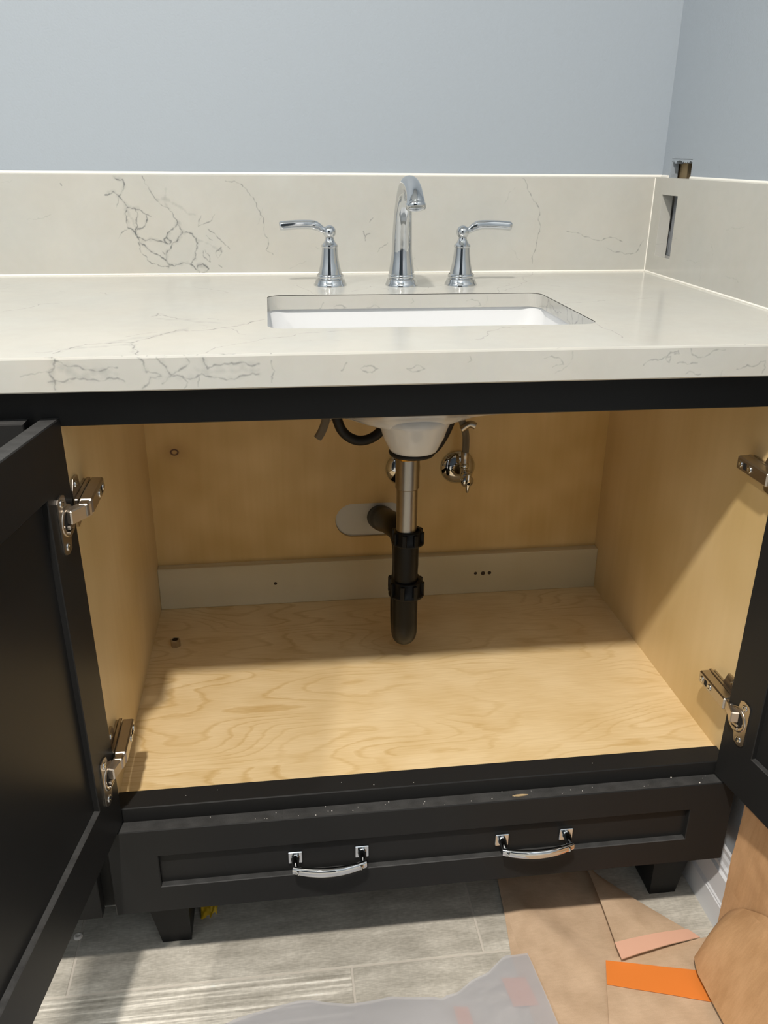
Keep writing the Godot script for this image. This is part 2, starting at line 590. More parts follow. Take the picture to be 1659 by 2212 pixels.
func materials():
	M.wall = mat(rgb8(164, 173, 182), 0.55)
	var roller := noise(0.18, 31, 2)
	M.wall.heightmap_enabled = true
	M.wall.heightmap_texture = tex(roller.get_seamless_image(256, 256))
	M.wall.heightmap_scale = 0.02
	M.wall.uv1_scale = Vector3(5, 5, 5)
	M.ceiling = mat(rgb8(235, 235, 232), 0.8)
	M.white = mat(rgb8(226, 228, 232), 0.35)
	M.plaster = mat(rgb8(214, 208, 196), 0.9)
	M.stud = mat(rgb8(190, 165, 125), 0.8)
	M.cavity = mat(rgb8(70, 62, 52), 0.95)
	M.grout = mat(rgb8(206, 199, 188), 0.9)
	M.caulk = mat(rgb8(248, 246, 238), 0.4)
	M.black = mat(rgb8(37, 37, 37), 0.32)
	M.black.metallic_specular = 0.25
	M.dusty_sheen = mat(Color.WHITE, 0.7, 0.0, dusty_sheen(512, 71))  # grey dust; the light caught by upward faces is painted in too
	M.dusty_sheen.uv1_scale = Vector3(3, 3, 1)
	M.inside = mat(rgb8(60, 45, 30), 0.7)
	M.chrome = mat(Color(0.82, 0.83, 0.84), 0.05, 1.0)
	M.nickel = mat(Color(0.74, 0.71, 0.67), 0.30, 1.0)
	M.link = mat(Color(0.80, 0.76, 0.71), 0.42, 1.0)
	M.steel = mat(Color(0.62, 0.60, 0.57), 0.3, 1.0)
	M.braid = mat(Color(0.55, 0.53, 0.50), 0.38, 0.9)
	var weave := noise(0.2, 4, 1)
	M.braid.heightmap_enabled = true
	M.braid.heightmap_texture = tex(weave.get_seamless_image(128, 128))
	M.braid.heightmap_scale = 0.05
	M.braid.uv1_scale = Vector3(40, 60, 1)
	M.brass = mat(Color(0.78, 0.60, 0.27), 0.25, 1.0)
	M.abs = mat(rgb8(15, 15, 15), 0.34)
	M.abs.metallic_specular = 0.32
	M.rubber = mat(rgb8(16, 16, 17), 0.6)
	M.hole = mat(rgb8(12, 10, 9), 0.9)
	M.porcelain = mat(rgb8(224, 226, 228), 0.08)
	M.pale_fill = mat(rgb8(222, 221, 214), 0.6)
	M.galv = mat(Color(0.66, 0.68, 0.72), 0.35, 0.9)
	M.top = mat(Color.WHITE, 0.17, 0.0, quartz(2048, 1104, TOP_VEINS, 11, 26, 0.05))  # same stone, paler: stronger light on the flat top painted into the colour
	M.top.uv1_scale = Vector3(1 / 1.15, 1 / 0.62, 1)
	M.top.uv1_offset = Vector3(1, 0, 0)
	M.edge = mat(Color.WHITE, 0.16, 0.0, quartz(2048, 72, EDGE_VEINS, 12, 8))
	M.edge.uv1_scale = Vector3(1 / 1.15, 1 / 0.04, 1)
	M.edge.uv1_offset = Vector3(1, CY / 0.04, 0)
	M.splash = mat(Color.WHITE, 0.14, 0.0, quartz(2048, 286, BACKSPLASH_VEINS, 13, 8))
	M.splash.uv1_scale = Vector3(1 / 1.15, 1 / 0.16, 1)
	M.splash.uv1_offset = Vector3(1, (CY + 0.16) / 0.16, 0)
	M.side_splash = mat(Color.WHITE, 0.14, 0.0, quartz(1024, 256, [], 14, 22))
	M.side_splash.uv1_scale = Vector3(1 / 0.64, 1 / 0.16, 1)
	M.side_splash.uv1_offset = Vector3(0, (CY + 0.16) / 0.16, 0)
	M.birch_floor = mat(Color.WHITE, 0.33, 0.0, birch(1024, 640, 3))
	M.birch_floor.uv1_scale = Vector3(1 / 0.83, 1 / 0.52, 1)
	M.birch_floor.uv1_offset = Vector3(1.06, 0, 0)
	M.birch_side = mat(Color.WHITE, 0.42, 0.0, ply(512, 512, 21, Color(0.875, 0.765, 0.56)))
	M.birch_side.uv1_scale = Vector3(1.35, 1.35, 1)
	M.birch_side.uv1_offset = Vector3(0.02, 1.17, 0)
	# the knot lies at x -0.833, y 0.595
	M.birch_back = mat(Color.WHITE, 0.42, 0.0, ply(1024, 640, 25, Color(0.865, 0.735, 0.49), Vector3(58.0, 640 * (0.811 - 0.595) / 0.52, 6.0)))
	M.birch_back.uv1_scale = Vector3(1 / 0.83, 1 / 0.52, 1)
	M.birch_back.uv1_offset = Vector3(1.06, 0.811 / 0.52, 0)
	M.poplar = mat(Color.WHITE, 0.6, 0.0, ply(256, 512, 28, Color(0.83, 0.78, 0.65)))
	M.poplar.uv1_scale = Vector3(1.1, 2, 1)
	M.poplar.uv1_offset = Vector3(0.98, 0.9, 0)
	M.tiles = []
	for k in 4:
		var t := mat(Color.WHITE, 0.42, 0.0, plank(768, 192, 40 + k * 7, [0.12, 0.95, 0.1, 0.4][k], [0.0, 0.0, 1.0, 0.0][k]))
		t.uv1_scale = Vector3(1 / 0.6, 1 / 0.15, 1)
		M.tiles.append(t)
	M.kraft = mat(Color.WHITE, 0.75, 0.0, kraft(512, 51, Color(0.790, 0.680, 0.565)))
	M.kraft.uv1_scale = Vector3(3, 3, 1)
	M.kraft.heightmap_enabled = true
	M.kraft.heightmap_texture = crumple(256, 52, 0.012)
	M.kraft.heightmap_scale = 0.12
	M.kraft_deep = M.kraft.duplicate()
	M.kraft_deep.albedo_texture = kraft(512, 55, Color(0.800, 0.630, 0.455))
	M.tape = mat(rgb8(240, 138, 62), 0.35)
	M.tape_faded = mat(rgb8(236, 186, 160), 0.45)
	M.plastic = mat(Color(0.82, 0.82, 0.84, 0.42), 0.35)
	M.plastic.transparency = BaseMaterial3D.TRANSPARENCY_ALPHA
	M.yellow = mat(rgb8(214, 178, 40), 0.5)
	M.cap = mat(rgb8(225, 220, 214), 0.4)
	M.lamp = mat(rgb8(255, 250, 240), 0.6)
	M.lamp.emission_enabled = true
	M.lamp.emission = rgb8(255, 246, 232)
	M.lamp.emission_energy_multiplier = 6.0

# -------------------------------------------------------------------- the room

func downlight(at: Vector3, energy: float, label: String):
	var t := thing("ceiling_downlight", label, "ceiling light", at, "ceiling downlights")
	var st := start()
	lathe(st, [Vector2(0.058, 0.0), Vector2(0.058, -0.004), Vector2(0.058, -0.004), Vector2(0.075, -0.006), Vector2(0.082, -0.002), Vector2(0.082, 0.0)], Transform3D(Basis(), at), 40)
	part("trim_ring", st, M.white, t)
	st = start()
	lathe(st, [Vector2(0.0, -0.003), Vector2(0.058, -0.003)], Transform3D(Basis(), at), 40)
	part("lamp_lens", st, M.lamp, t)
	var l := AreaLight3D.new()
	l.name = "lamp_light"
	l.area_size = Vector2(0.10, 0.10)
	l.light_energy = energy
	l.light_color = rgb8(255, 247, 236)
	l.area_range = 8.0
	l.area_attenuation = 2.0
	l.shadow_enabled = true
	l.position = Vector3(0, -0.012, 0)
	l.rotation_degrees = Vector3(-90, 0, 0)
	t.add_child(l)

func slab(called: String, lo: Vector3, hi: Vector3, m: Material):
	var st := start()
	box(st, lo, hi, 0.0)
	struct(called, st, m)

func room():
	var x0 := -2.3
	var z1 := 2.6
	slab("wall_back", Vector3(x0 - 0.12, 0, -0.14), Vector3(0.15, 2.75, -0.02), M.wall)
	slab("wall_left", Vector3(x0 - 0.12, 0, -0.02), Vector3(x0, 2.75, z1), M.wall)
	slab("ceiling", Vector3(x0 - 0.12, 2.75, -0.14), Vector3(0.15, 2.87, z1 + 0.12), M.ceiling)
	# wall behind the camera; its doorway and dark passage added to cut bounced light
	var st := start()
	box(st, Vector3(x0 - 0.12, 0, z1), Vector3(-1.90, 2.75, z1 + 0.12), 0.0)
	box(st, Vector3(-0.30, 0, z1), Vector3(0.15, 2.75, z1 + 0.12), 0.0)
	box(st, Vector3(-1.90, 2.06, z1), Vector3(-0.30, 2.75, z1 + 0.12), 0.0)
	struct("wall_front", st, M.wall)
	st = start()
	box(st, Vector3(-1.98, 0, z1 - 0.015), Vector3(-1.90, 2.14, z1), 0.002)
	box(st, Vector3(-0.30, 0, z1 - 0.015), Vector3(-0.22, 2.14, z1), 0.002)
	box(st, Vector3(-1.90, 2.06, z1 - 0.015), Vector3(-0.30, 2.14, z1), 0.002)
	struct("trim_1", st, M.white)
	st = start()
	box(st, Vector3(-2.6, -0.05, z1 + 2.5), Vector3(0.4, 2.75, z1 + 2.6), 0.0)
	box(st, Vector3(-2.6, -0.05, z1 + 0.12), Vector3(-2.5, 2.75, z1 + 2.5), 0.0)
	box(st, Vector3(0.3, -0.05, z1 + 0.12), Vector3(0.4, 2.75, z1 + 2.5), 0.0)
	box(st, Vector3(-2.6, 2.75, z1 + 0.12), Vector3(0.4, 2.85, z1 + 2.6), 0.0)
	box(st, Vector3(-2.6, -0.1, z1 + 0.12), Vector3(0.4, 0.0, z1 + 2.6), 0.0)
	struct("wall_added_passage", st, M.wall)
	# the right wall: board, a hole broken through it above and behind the side splash, and the cavity behind
	st = start()
	var X := 0.02
	var hz0 := 0.0120
	var hz1 := 0.0868
	box(st, Vector3(X, 0, -0.02), Vector3(X + 0.013, 2.75, hz0), 0.0)
	box(st, Vector3(X, 0, hz1), Vector3(X + 0.013, 2.75, z1), 0.0)
	box(st, Vector3(X, 0, hz0), Vector3(X + 0.013, 0.905, hz1), 0.0)
	box(st, Vector3(X, 1.072, hz0), Vector3(X + 0.013, 2.75, hz1), 0.0)
	box(st, Vector3(X + 0.11, 0, -0.02), Vector3(X + 0.13, 2.75, z1), 0.0)
	# the furred-out strip beside the cabinet
	box(st, Vector3(-0.011, 0.0, -0.02), Vector3(X, CY - 0.04, 0.64), 0.0)
	var wall := struct("wall_right", st, M.wall)
	st = start()
	var teeth := v2([hz0, 1.073, hz0, 1.0690, 0.0165, 1.0700, 0.0190, 1.0670, 0.0220, 1.0692, 0.0255, 1.0655, 0.0280, 1.0650, 0.0310, 1.0695, 0.0420, 1.0705, 0.0480, 1.0698, 0.0515, 1.0672, 0.0550, 1.0690, 0.0585, 1.0665, 0.0620, 1.0680, 0.0660, 1.0660, 0.0700, 1.0688, 0.0745, 1.0668, 0.0790, 1.0700, hz1, 1.0680, hz1, 1.073])
	prism(st, teeth, 0.0, 0.013, frame(Vector3(X + 0.013, 0, 0), Vector3(0, 0, 1), Vector3(0, 1, 0)))
	struct("torn_edge", st, M.wall, wall, "ragged torn wallboard edge over the hole")
	st = start()
	box(st, Vector3(X + 0.018, 0.86, -0.018), Vector3(X + 0.108, 1.25, 0.034), 0.001)
	struct("stud", st, M.stud, wall, "bare wood stud in the wall hole")
	st = start()
	box(st, Vector3(X + 0.100, 0.86, 0.036), Vector3(X + 0.108, 1.25, 0.20), 0.0)
	struct("cavity_board", st, M.cavity, wall)
	# metal device box seen through the slot in the side splash
	var t := thing("outlet_box", "galvanised metal outlet box recessed behind the slot in the side splash", "outlet box", Vector3(0.06, 0.912, 0.0635))
	st = start()
	box(st, Vector3(0.0240, 0.912, 0.0365), Vector3(0.088, 1.028, 0.0380), 0.0003)
	box(st, Vector3(0.034, 0.912, 0.0380), Vector3(0.088, 0.9135, 0.0860), 0.0003)
	box(st, Vector3(0.034, 1.0265, 0.0380), Vector3(0.088, 1.028, 0.0860), 0.0003)
	box(st, Vector3(0.086, 0.9135, 0.0380), Vector3(0.088, 1.0265, 0.0860), 0.0003)
	part("box_shell", st, M.galv, t)
	st = start()
	box(st, Vector3(0.036, 0.9145, 0.0600), Vector3(0.044, 1.0255, 0.0850), 0.0006)
	box(st, Vector3(0.0212, 0.9140, 0.0375), Vector3(0.0228, 1.0240, 0.0860), 0.0004)
	part("mounting_strap", st, M.galv, t)
	# floor: every tile a piece of its own on a bed of grout
	st = start()
	box(st, Vector3(x0 - 0.12, -0.10, -0.14), Vector3(0.15, -0.0009, z1 + 0.12), 0.0)
	var fl := struct("floor", st, M.grout)
	var shared := {}
	var L := 0.5890
	var W := 0.1500
	for row in range(-4, 15):
		var za := 0.4570 + row * W
		var zb := za + W
		var start_x: float = [-0.974, -0.5795, -0.777][posmod(row, 3)] - 5 * L
		for k in 10:
			var xa := start_x + k * L
			var xb := xa + L
			if xb < x0 + 0.02 or xa > 0.0 or zb < -0.0 or za > z1 - 0.02:
				continue
			var a := maxf(xa, x0) + 0.0016
			var b := minf(xb, 0.018) - 0.0016
			if b - a < 0.02:
				continue
			var kind := posmod(row * 5 + k * 3 + k / 2, 4)
			if row == 0:
				kind = 0
			elif row == 1:
				kind = 1 if xa < -0.7 else 2
			st = start()
			box(st, Vector3(a - xa, -0.0080, 0.0016), Vector3(b - xa, 0.0, minf(W, z1 - za) - 0.0016), 0.0006)
			var key := "%d %.3f %.3f" % [kind, a - xa, b - xa]
			var o := MeshInstance3D.new()
			o.name = "floor_tile" if fl.get_child_count() == 0 else "floor_tile_%03d" % fl.get_child_count()
			if not shared.has(key):
				shared[key] = st.commit()
				shared[key].surface_set_material(0, M.tiles[kind])
			o.mesh = shared[key]
			o.position = Vector3(xa, 0, za)
			fl.add_child(o, true)
	# baseboard along the right wall
	st = start()
	var prof := v2([0.0195, 0.0, -0.0290, 0.0, -0.0290, 0.0440, -0.0268, 0.0465, -0.0285, 0.0490, -0.0265, 0.0515, -0.0255, 0.0900, -0.0215, 0.0930, -0.0215, 0.0990, -0.0180, 0.1030, -0.0165, 0.1090, -0.0140, 0.1130, -0.0140, 0.1200, -0.0110, 0.1230, 0.0195, 0.1230])
	prism(st, prof, -(z1 - 0.002), -0.0, frame(Vector3(0, 0, 0), Vector3(1, 0, 0), Vector3(0, 1, 0)) * Transform3D(Basis(Vector3(1, 0, 0), Vector3(0, 1, 0), Vector3(0, 0, -1)), Vector3.ZERO))
	struct("baseboard_right", st, M.white)
	st = start()
	box(st, Vector3(x0, 0, 0.0), Vector3(x0 + 0.015, 0.12, z1), 0.002)
	struct("baseboard_left", st, M.white)
	st = start()
	box(st, Vector3(x0 + 0.015, 0, z1 - 0.015), Vector3(-1.98, 0.12, z1), 0.002)
	box(st, Vector3(-0.22, 0, z1 - 0.015), Vector3(-0.03, 0.12, z1), 0.002)
	struct("baseboard_front", st, M.white)

# -------------------------------------------------------------------- counter and splashes

const HX0 := -0.660
const HX1 := -0.262
const HZ0 := 0.236
const HZ1 := 0.4870
const CX0 := -1.46

func counter():
	var t := thing("countertop", "creamy white quartz countertop with grey veins and a rectangular sink cutout", "countertop", Vector3(-0.73, CY - 0.0361, 0.31))
	var st := start()
	var r := 0.020
	var th := 0.020
	var e := 0.0025
	# the top and the underside, laid round the cutout
	for y in [CY, CY - th]:
		var up := Vector3.UP if y == CY else Vector3.DOWN
		var quad := func(xa: float, xb: float, za: float, zb: float):
			poly(st, [Vector3(xa, y, za), Vector3(xb, y, za), Vector3(xb, y, zb), Vector3(xa, y, zb)], up)
		quad.call(CX0, HX0, -0.02, CD - e)
		quad.call(HX1, 0.0, -0.02, CD - e)
		quad.call(HX0, HX1, -0.02, HZ0)
		quad.call(HX0, HX1, HZ1, CD - e)
		for c in [[HX0, HZ0, 1, 1], [HX1, HZ0, -1, 1], [HX1, HZ1, -1, -1], [HX0, HZ1, 1, -1]]:
			var o := Vector3(c[0], y, c[1])
			var cc := o + Vector3(c[2] * r, 0, c[3] * r)
			for k in 10:
				var a0 := PI * 0.5 * k / 10
				var a1 := PI * 0.5 * (k + 1) / 10
				poly(st, [o, cc - Vector3(c[2] * r * cos(a0), 0, c[3] * r * sin(a0)), cc - Vector3(c[2] * r * cos(a1), 0, c[3] * r * sin(a1))], up)
	part("slab", st, M.top, t)
	st = start()
	# polished wall of the cutout
	var loop := []
	for c in [[HX0, HZ0, 1, 1, 0], [HX1, HZ0, -1, 1, 1], [HX1, HZ1, -1, -1, 0], [HX0, HZ1, 1, -1, 1]]:
		for k in 11:
			var a := PI * 0.5 * (k if c[4] == 0 else 10 - k) / 10
			loop.append(Vector3(c[0] + c[2] * r * (1 - cos(a)), 0, c[1] + c[3] * r * (1 - sin(a))))
	var mid := Vector3((HX0 + HX1) / 2, 0, (HZ0 + HZ1) / 2)
	for i in loop.size():
		var a: Vector3 = loop[i]
		var b: Vector3 = loop[(i + 1) % loop.size()]
		if (b - a).length() < 1e-6:
			continue
		var y := Vector3.UP
		poly(st, [a + y * (CY - 0.0008), b + y * (CY - 0.0008), b + y * (CY - th), a + y * (CY - th)], mid - (a + b) / 2)
	part("cutout_wall", st, M.edge, t)
	st = start()
	# the built-up front edge, eased above and below
	var yb := CY - 0.0361
	poly(st, [Vector3(CX0, CY, CD - e), Vector3(0, CY, CD - e), Vector3(0, CY - e * 0.35, CD - e * 0.3), Vector3(CX0, CY - e * 0.35, CD - e * 0.3)], Vector3(0, 1, 0.4))
	poly(st, [Vector3(CX0, CY - e * 0.35, CD - e * 0.3), Vector3(0, CY - e * 0.35, CD - e * 0.3), Vector3(0, CY - e, CD), Vector3(CX0, CY - e, CD)], Vector3(0, 0.4, 1))
	poly(st, [Vector3(CX0, CY - e, CD), Vector3(0, CY - e, CD), Vector3(0, yb + 0.0015, CD), Vector3(CX0, yb + 0.0015, CD)], Vector3(0, 0, 1))
	poly(st, [Vector3(CX0, yb + 0.0015, CD), Vector3(0, yb + 0.0015, CD), Vector3(0, yb, CD - 0.0015), Vector3(CX0, yb, CD - 0.0015)], Vector3(0, -1, 1))
	poly(st, [Vector3(CX0, yb, CD - 0.0015), Vector3(0, yb, CD - 0.0015), Vector3(0, yb, CD - 0.024), Vector3(CX0, yb, CD - 0.024)], Vector3(0, -1, 0))
	poly(st, [Vector3(CX0, yb, CD - 0.024), Vector3(0, yb, CD - 0.024), Vector3(0, CY - th, CD - 0.024), Vector3(CX0, CY - th, CD - 0.024)], Vector3(0, 0, -1))
	poly(st, [Vector3(CX0, CY, -0.02), Vector3(CX0, CY, CD - e), Vector3(CX0, CY - th, CD - e), Vector3(CX0, CY - th, -0.02)], Vector3(-1, 0, 0))
	poly(st, [Vector3(CX0, CY - 0.002, CD), Vector3(CX0, yb, CD), Vector3(CX0, yb, CD - 0.024), Vector3(CX0, CY - 0.002, CD - 0.024)], Vector3(-1, 0, 0))
	part("front_edge", st, M.edge, t)

	t = thing("backsplash", "long low quartz backsplash with a dark branching vein along the back wall", "backsplash", Vector3(-0.73, CY, -0.01))
	st = start()
	box(st, Vector3(CX0, CY + 0.0004, -0.0195), Vector3(0.0195, CY + 0.1542, 0.0), 0.0016)
	part("splash_slab", st, M.splash, t)
	st = start()
	tube(st, [Vector3(CX0, CY + 0.0008, 0.0006), Vector3(-0.0006, CY + 0.0008, 0.0006)], 0.0016, 8)
	part("caulk_bead", st, M.caulk, t)
	st = start()
	tube(st, [Vector3(CX0, CY + 0.1550, -0.0172), Vector3(0.018, CY + 0.1550, -0.0172)], 0.0026, 8)
	part("caulk_bead", st, M.caulk, t)

	t = thing("side_splash", "quartz side splash on the right wall with a tall narrow outlet slot", "side splash", Vector3(0.01, CY, 0.31))
	st = start()
	var sz0 := 0.034
	var sz1 := 0.0935
	var sy0 := 0.9200
	var sy1 := 1.0174
	var y0 := CY + 0.0004
	var y1 := CY + 0.1542
	for b in [[y0, y1, 0.0004, sz0], [y0, y1, sz1, CD], [y0, sy0, sz0, sz1], [sy1, y1, sz0, sz1]]:
		box(st, Vector3(0.0, b[0], b[2]), Vector3(0.0195, b[1], b[3]), 0.0)
	part("splash_slab", st, M.side_splash, t)
	st = start()
	tube(st, [Vector3(-0.0006, CY + 0.0008, 0.001), Vector3(-0.0006, CY + 0.0008, CD - 0.004)], 0.0016, 8)
	part("caulk_bead", st, M.caulk, t)
	st = start()
	tube(st, [Vector3(-0.0004, CY + 0.001, 0.0008), Vector3(-0.0004, y1 - 0.001, 0.0008)], 0.0010, 8)
	part("caulk_bead", st, M.caulk, t)
	st = start()
	tube(st, [Vector3(0.0172, y1 + 0.0008, 0.094), Vector3(0.0172, y1 + 0.0008, CD)], 0.0026, 8)
	tube(st, [Vector3(0.0172, y1 + 0.0008, -0.012), Vector3(0.0172, y1 + 0.0008, 0.010)], 0.0026, 8)
	part("caulk_bead", st, M.caulk, t)

# -------------------------------------------------------------------- the vanity

# a slab with a recessed middle, all of one piece: the frame's x, y span the face, z is out of it; the recess goes down by deep.
# The upward faces of the lower recess edge (of the near face, or the far one if seen is 1) go to the tool "ledge" and the top edge to "top", greyed for dust, with caught light painted in.
func shaker(st: SurfaceTool, ledge: SurfaceTool, top: SurfaceTool, seen: int, w: float, h: float, th: float, side: float, low: float, high: float, deep: float, both: bool, t: Transform3D):
	var b := 0.0012
	var c := 0.0010
	var ring := func(x0: float, y0: float, x1: float, y1: float, z: float) -> Array:
		return [t * Vector3(x0, y0, z), t * Vector3(x1, y0, z), t * Vector3(x1, y1, z), t * Vector3(x0, y1, z)]
	var out := t.basis.z
	var dirs := [-t.basis.y, t.basis.x, t.basis.y, -t.basis.x]
	for f in [[0.0, -1.0, 0], [-th, 1.0, 1]]:
		var z0: float = f[0]
		var s: float = f[1]
		var n: Vector3 = -out * s
		var edge: Array = ring.call(0, 0, w, h, z0 + s * b)
		var outer: Array = ring.call(b, b, w - b, h - b, z0)
		for k in 4:
			poly(st, [edge[k], edge[(k + 1) % 4], outer[(k + 1) % 4], outer[k]], n + dirs[k])
		if s < 0 or both:
			var lip: Array = ring.call(side - c, low - c, w - side + c, h - high + c, z0)
			var inner: Array = ring.call(side, low, w - side, h - high, z0 + s * c)
			var floor_: Array = ring.call(side, low, w - side, h - high, z0 + s * deep)
			for k in 4:
				poly(st, [outer[k], outer[(k + 1) % 4], lip[(k + 1) % 4], lip[k]], n)
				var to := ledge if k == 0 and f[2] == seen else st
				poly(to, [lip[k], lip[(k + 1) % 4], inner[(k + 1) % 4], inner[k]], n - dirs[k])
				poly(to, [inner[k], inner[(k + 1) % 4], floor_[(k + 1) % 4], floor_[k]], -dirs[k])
			poly(st, floor_, n)
		else:
			poly(st, outer, n)
	var e0: Array = ring.call(0, 0, w, h, -b)
	var e1: Array = ring.call(0, 0, w, h, -th + b)
	for k in 4:
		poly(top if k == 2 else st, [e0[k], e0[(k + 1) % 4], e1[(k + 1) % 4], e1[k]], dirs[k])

func drawer(vanity: Node3D, x0: float, x1: float, y0: float, y1: float, mx: float, my: float, pulls: Array):
	var st := start()
	var lg := start()
	var tp := start()
	shaker(st, lg, tp, 0, x1 - x0, y1 - y0, DZ - FZ - 0.001, mx, my, my, 0.0085, false, Transform3D(Basis(), Vector3(x0, y0, DZ)))
	var d := part("drawer", st, M.black, vanity)
	part("recess_ledge", lg, M.dusty_sheen, d, "black ledge with grey dust and painted sheen")
	part("top_edge", tp, M.dusty_sheen, d, "black top edge with grey dust and painted sheen")
	for p in pulls:
		st = start()
		pull(st, Vector3(p[0], p[1], DZ - 0.0085), p[2])
		part("drawer_pull", st, M.chrome, d, "chrome bow pull on square feet")

func pull(st: SurfaceTool, at: Vector3, half: float):
	for s in [-1.0, 1.0]:
		var f := at + Vector3(s * half, 0, 0)
		# square foot with dished edges, then a post that runs into the bow
		box(st, f + Vector3(-0.0095, -0.0095, 0), f + Vector3(0.0095, 0.0095, 0.0040), 0.0022)
		sweep(st, smooth_path([f + Vector3(0, 0, 0.003), f + Vector3(0, -0.0002, 0.012), f + Vector3(-s * 0.001, -0.0018, 0.021), f + Vector3(-s * 0.006, -0.0030, 0.0265)], 5), func(fr): return Vector2(0.0068 - 0.0022 * sin(fr * PI * 0.8), 0.0062 - 0.0018 * sin(fr * PI * 0.8)), Vector3.UP, 14)
	var bow := []
	for k in 25:
		var a := -1.0 + 2.0 * k / 24.0
		bow.append(at + Vector3(a * (half + 0.0035), -0.0025 - 0.0006 * (1 - a * a), 0.0225 + 0.0085 * (1 - a * a)))
	sweep(st, bow, func(fr): return Vector2(0.0032 + 0.0014 * sin(fr * PI), 0.0052 + 0.0012 * sin(fr * PI)), Vector3.UP, 18, 2.7)

func vanity():
	var v := thing("vanity_cabinet", "black shaker bathroom vanity with both doors open on a birch interior", "vanity", Vector3(-0.73, 0, 0.28))
	var yt := CY - 0.0365
	var cl := -1.40
	# sides: birch within, black without
	for s in [[XL - 0.018, XL, 1], [XR, XR + 0.018, -1]]:
		var st := start()
		box(st, Vector3(s[0] + (0.0 if s[2] < 0 else 0.003), 0.14, 0.02), Vector3(s[1] - (0.003 if s[2] < 0 else 0.0), yt, FZ), 0.0005)
		part("side_panel", st, M.birch_side, v)
		st = start()
		var xo: float = s[0] if s[2] > 0 else s[1] - 0.003
		box(st, Vector3(xo, 0.14, 0.02), Vector3(xo + 0.003, yt, FZ + 0.0004), 0.0004)
		part("side_skin", st, M.black, v)
	var st := start()
	box(st, Vector3(XL, FY - 0.018, 0.03), Vector3(XR, FY, 0.558), 0.0)
	part("bottom_panel", st, M.birch_floor, v)
	# back panel with an oblong hole cut for the drain
	st = start()
	var hole := PackedVector2Array()
	for k in 32:
		var a := TAU * k / 32
		var c := Vector2(-0.520 if cos(a) < 0 else -0.455, 0.4510)
		hole.append(c + Vector2(cos(a) * 0.034, sin(a) * 0.0335))
	var bx0 := -0.60
	var bx1 := -0.40
	var by0 := 0.40
	var by1 := 0.51
	for b in [[XL, bx0, FY, yt], [bx1, XR, FY, yt], [bx0, bx1, FY, by0], [bx0, bx1, by1, yt]]:
		box(st, Vector3(b[0], b[2], 0.033), Vector3(b[1], b[3], 0.039), 0.0)
	var left_half := PackedVector2Array()
	var right_half := PackedVector2Array()
	var xm := -0.4875
	left_half.append(Vector2(xm, by1)); left_half.append(Vector2(bx0, by1)); left_half.append(Vector2(bx0, by0)); left_half.append(Vector2(xm, by0))
	right_half.append(Vector2(xm, by0)); right_half.append(Vector2(bx1, by0)); right_half.append(Vector2(bx1, by1)); right_half.append(Vector2(xm, by1))
	for k in range(0, 17):
		var a := -PI / 2 - PI * k / 16
		left_half.append(Vector2(-0.520, 0.451) + Vector2(cos(a) * 0.034, sin(a) * 0.0335) if k > 0 and k < 16 else Vector2(xm, 0.451 + (-0.0335 if k == 0 else 0.0335)))
		var b := PI / 2 - PI * k / 16
		right_half.append(Vector2(-0.455, 0.451) + Vector2(cos(b) * 0.034, sin(b) * 0.0335) if k > 0 and k < 16 else Vector2(xm, 0.451 + (0.0335 if k == 0 else -0.0335)))
	prism(st, left_half, 0.033, 0.039)
	prism(st, right_half, 0.033, 0.039)
	part("back_panel", st, M.birch_back, v)
	st = start()
	box(st, Vector3(XL, FY, 0.039), Vector3(XR, 0.3783, 0.0585), 0.0012)
	var nailer := part("nailer_strip", st, M.poplar, v, "pale wood strip along the foot of the back panel")
	for q in [[-0.2892, 0.3392, 0.0022], [-0.2747, 0.3384, 0.0030], [-0.2621, 0.3387, 0.0026], [-0.6684, 0.3391, 0.0022]]:
		st = start()
		lathe(st, [Vector2(0, 0.0004), Vector2(q[2] * 0.5, 0.0004), Vector2(q[2], 0.0011), Vector2(q[2] * 1.4, 0.0003)], stand(Vector3(q[0], q[1], 0.0584), Vector3(0, 0, 1)), 12)
		part("screw_hole", st, M.inside, nailer)
	# front frame
	st = start()
	box(st, Vector3(cl, 0.8104, 0.566), Vector3(XR + 0.018, yt, FZ + 0.001), 0.001)
	part("top_rail", st, M.black, v)
	st = start()
	box(st, Vector3(XL - 0.001, 0.142, 0.5545), Vector3(XR + 0.001, 0.3005, FZ), 0.0012)
	part("bottom_rail", st, M.black, v)
	st = start()
	box(st, Vector3(XL - 0.036, 0.14, 0.566), Vector3(XL - 0.0165, 0.8104, FZ), 0.001)
	part("stile", st, M.black, v)
	st = start()
	box(st, Vector3(cl, 0.1385, 0.02), Vector3(XR + 0.018, 0.1415, FZ - 0.001), 0.0)
	part("underside_panel", st, M.black, v)
	# the bank of drawers to the left: its carcass and fronts
	st = start()
	box(st, Vector3(cl, 0.1415, 0.02), Vector3(cl + 0.018, yt, FZ), 0.0008)
	box(st, Vector3(cl + 0.018, 0.1415, 0.02), Vector3(XL - 0.018, yt, 0.026), 0.0)
	box(st, Vector3(cl + 0.018, 0.1415, 0.54), Vector3(XL - 0.036, 0.81, 0.5875), 0.0)
	part("drawer_carcass", st, M.black, v)
	drawer(v, -0.8911, -0.0426, 0.1417, 0.2803, 0.0620, 0.0435, [[-0.6085, 0.2095, 0.0447], [-0.3247, 0.2080, 0.0456]])
	drawer(v, -1.394, -0.9096, 0.1393, 0.3600, 0.060, 0.050, [[-1.152, 0.25, 0.048]])
	drawer(v, -1.394, -0.9096, 0.3630, 0.5900, 0.060, 0.050, [[-1.152, 0.476, 0.048]])
	drawer(v, -1.394, -0.9096, 0.5930, 0.8200, 0.060, 0.050, [[-1.152, 0.706, 0.048]])
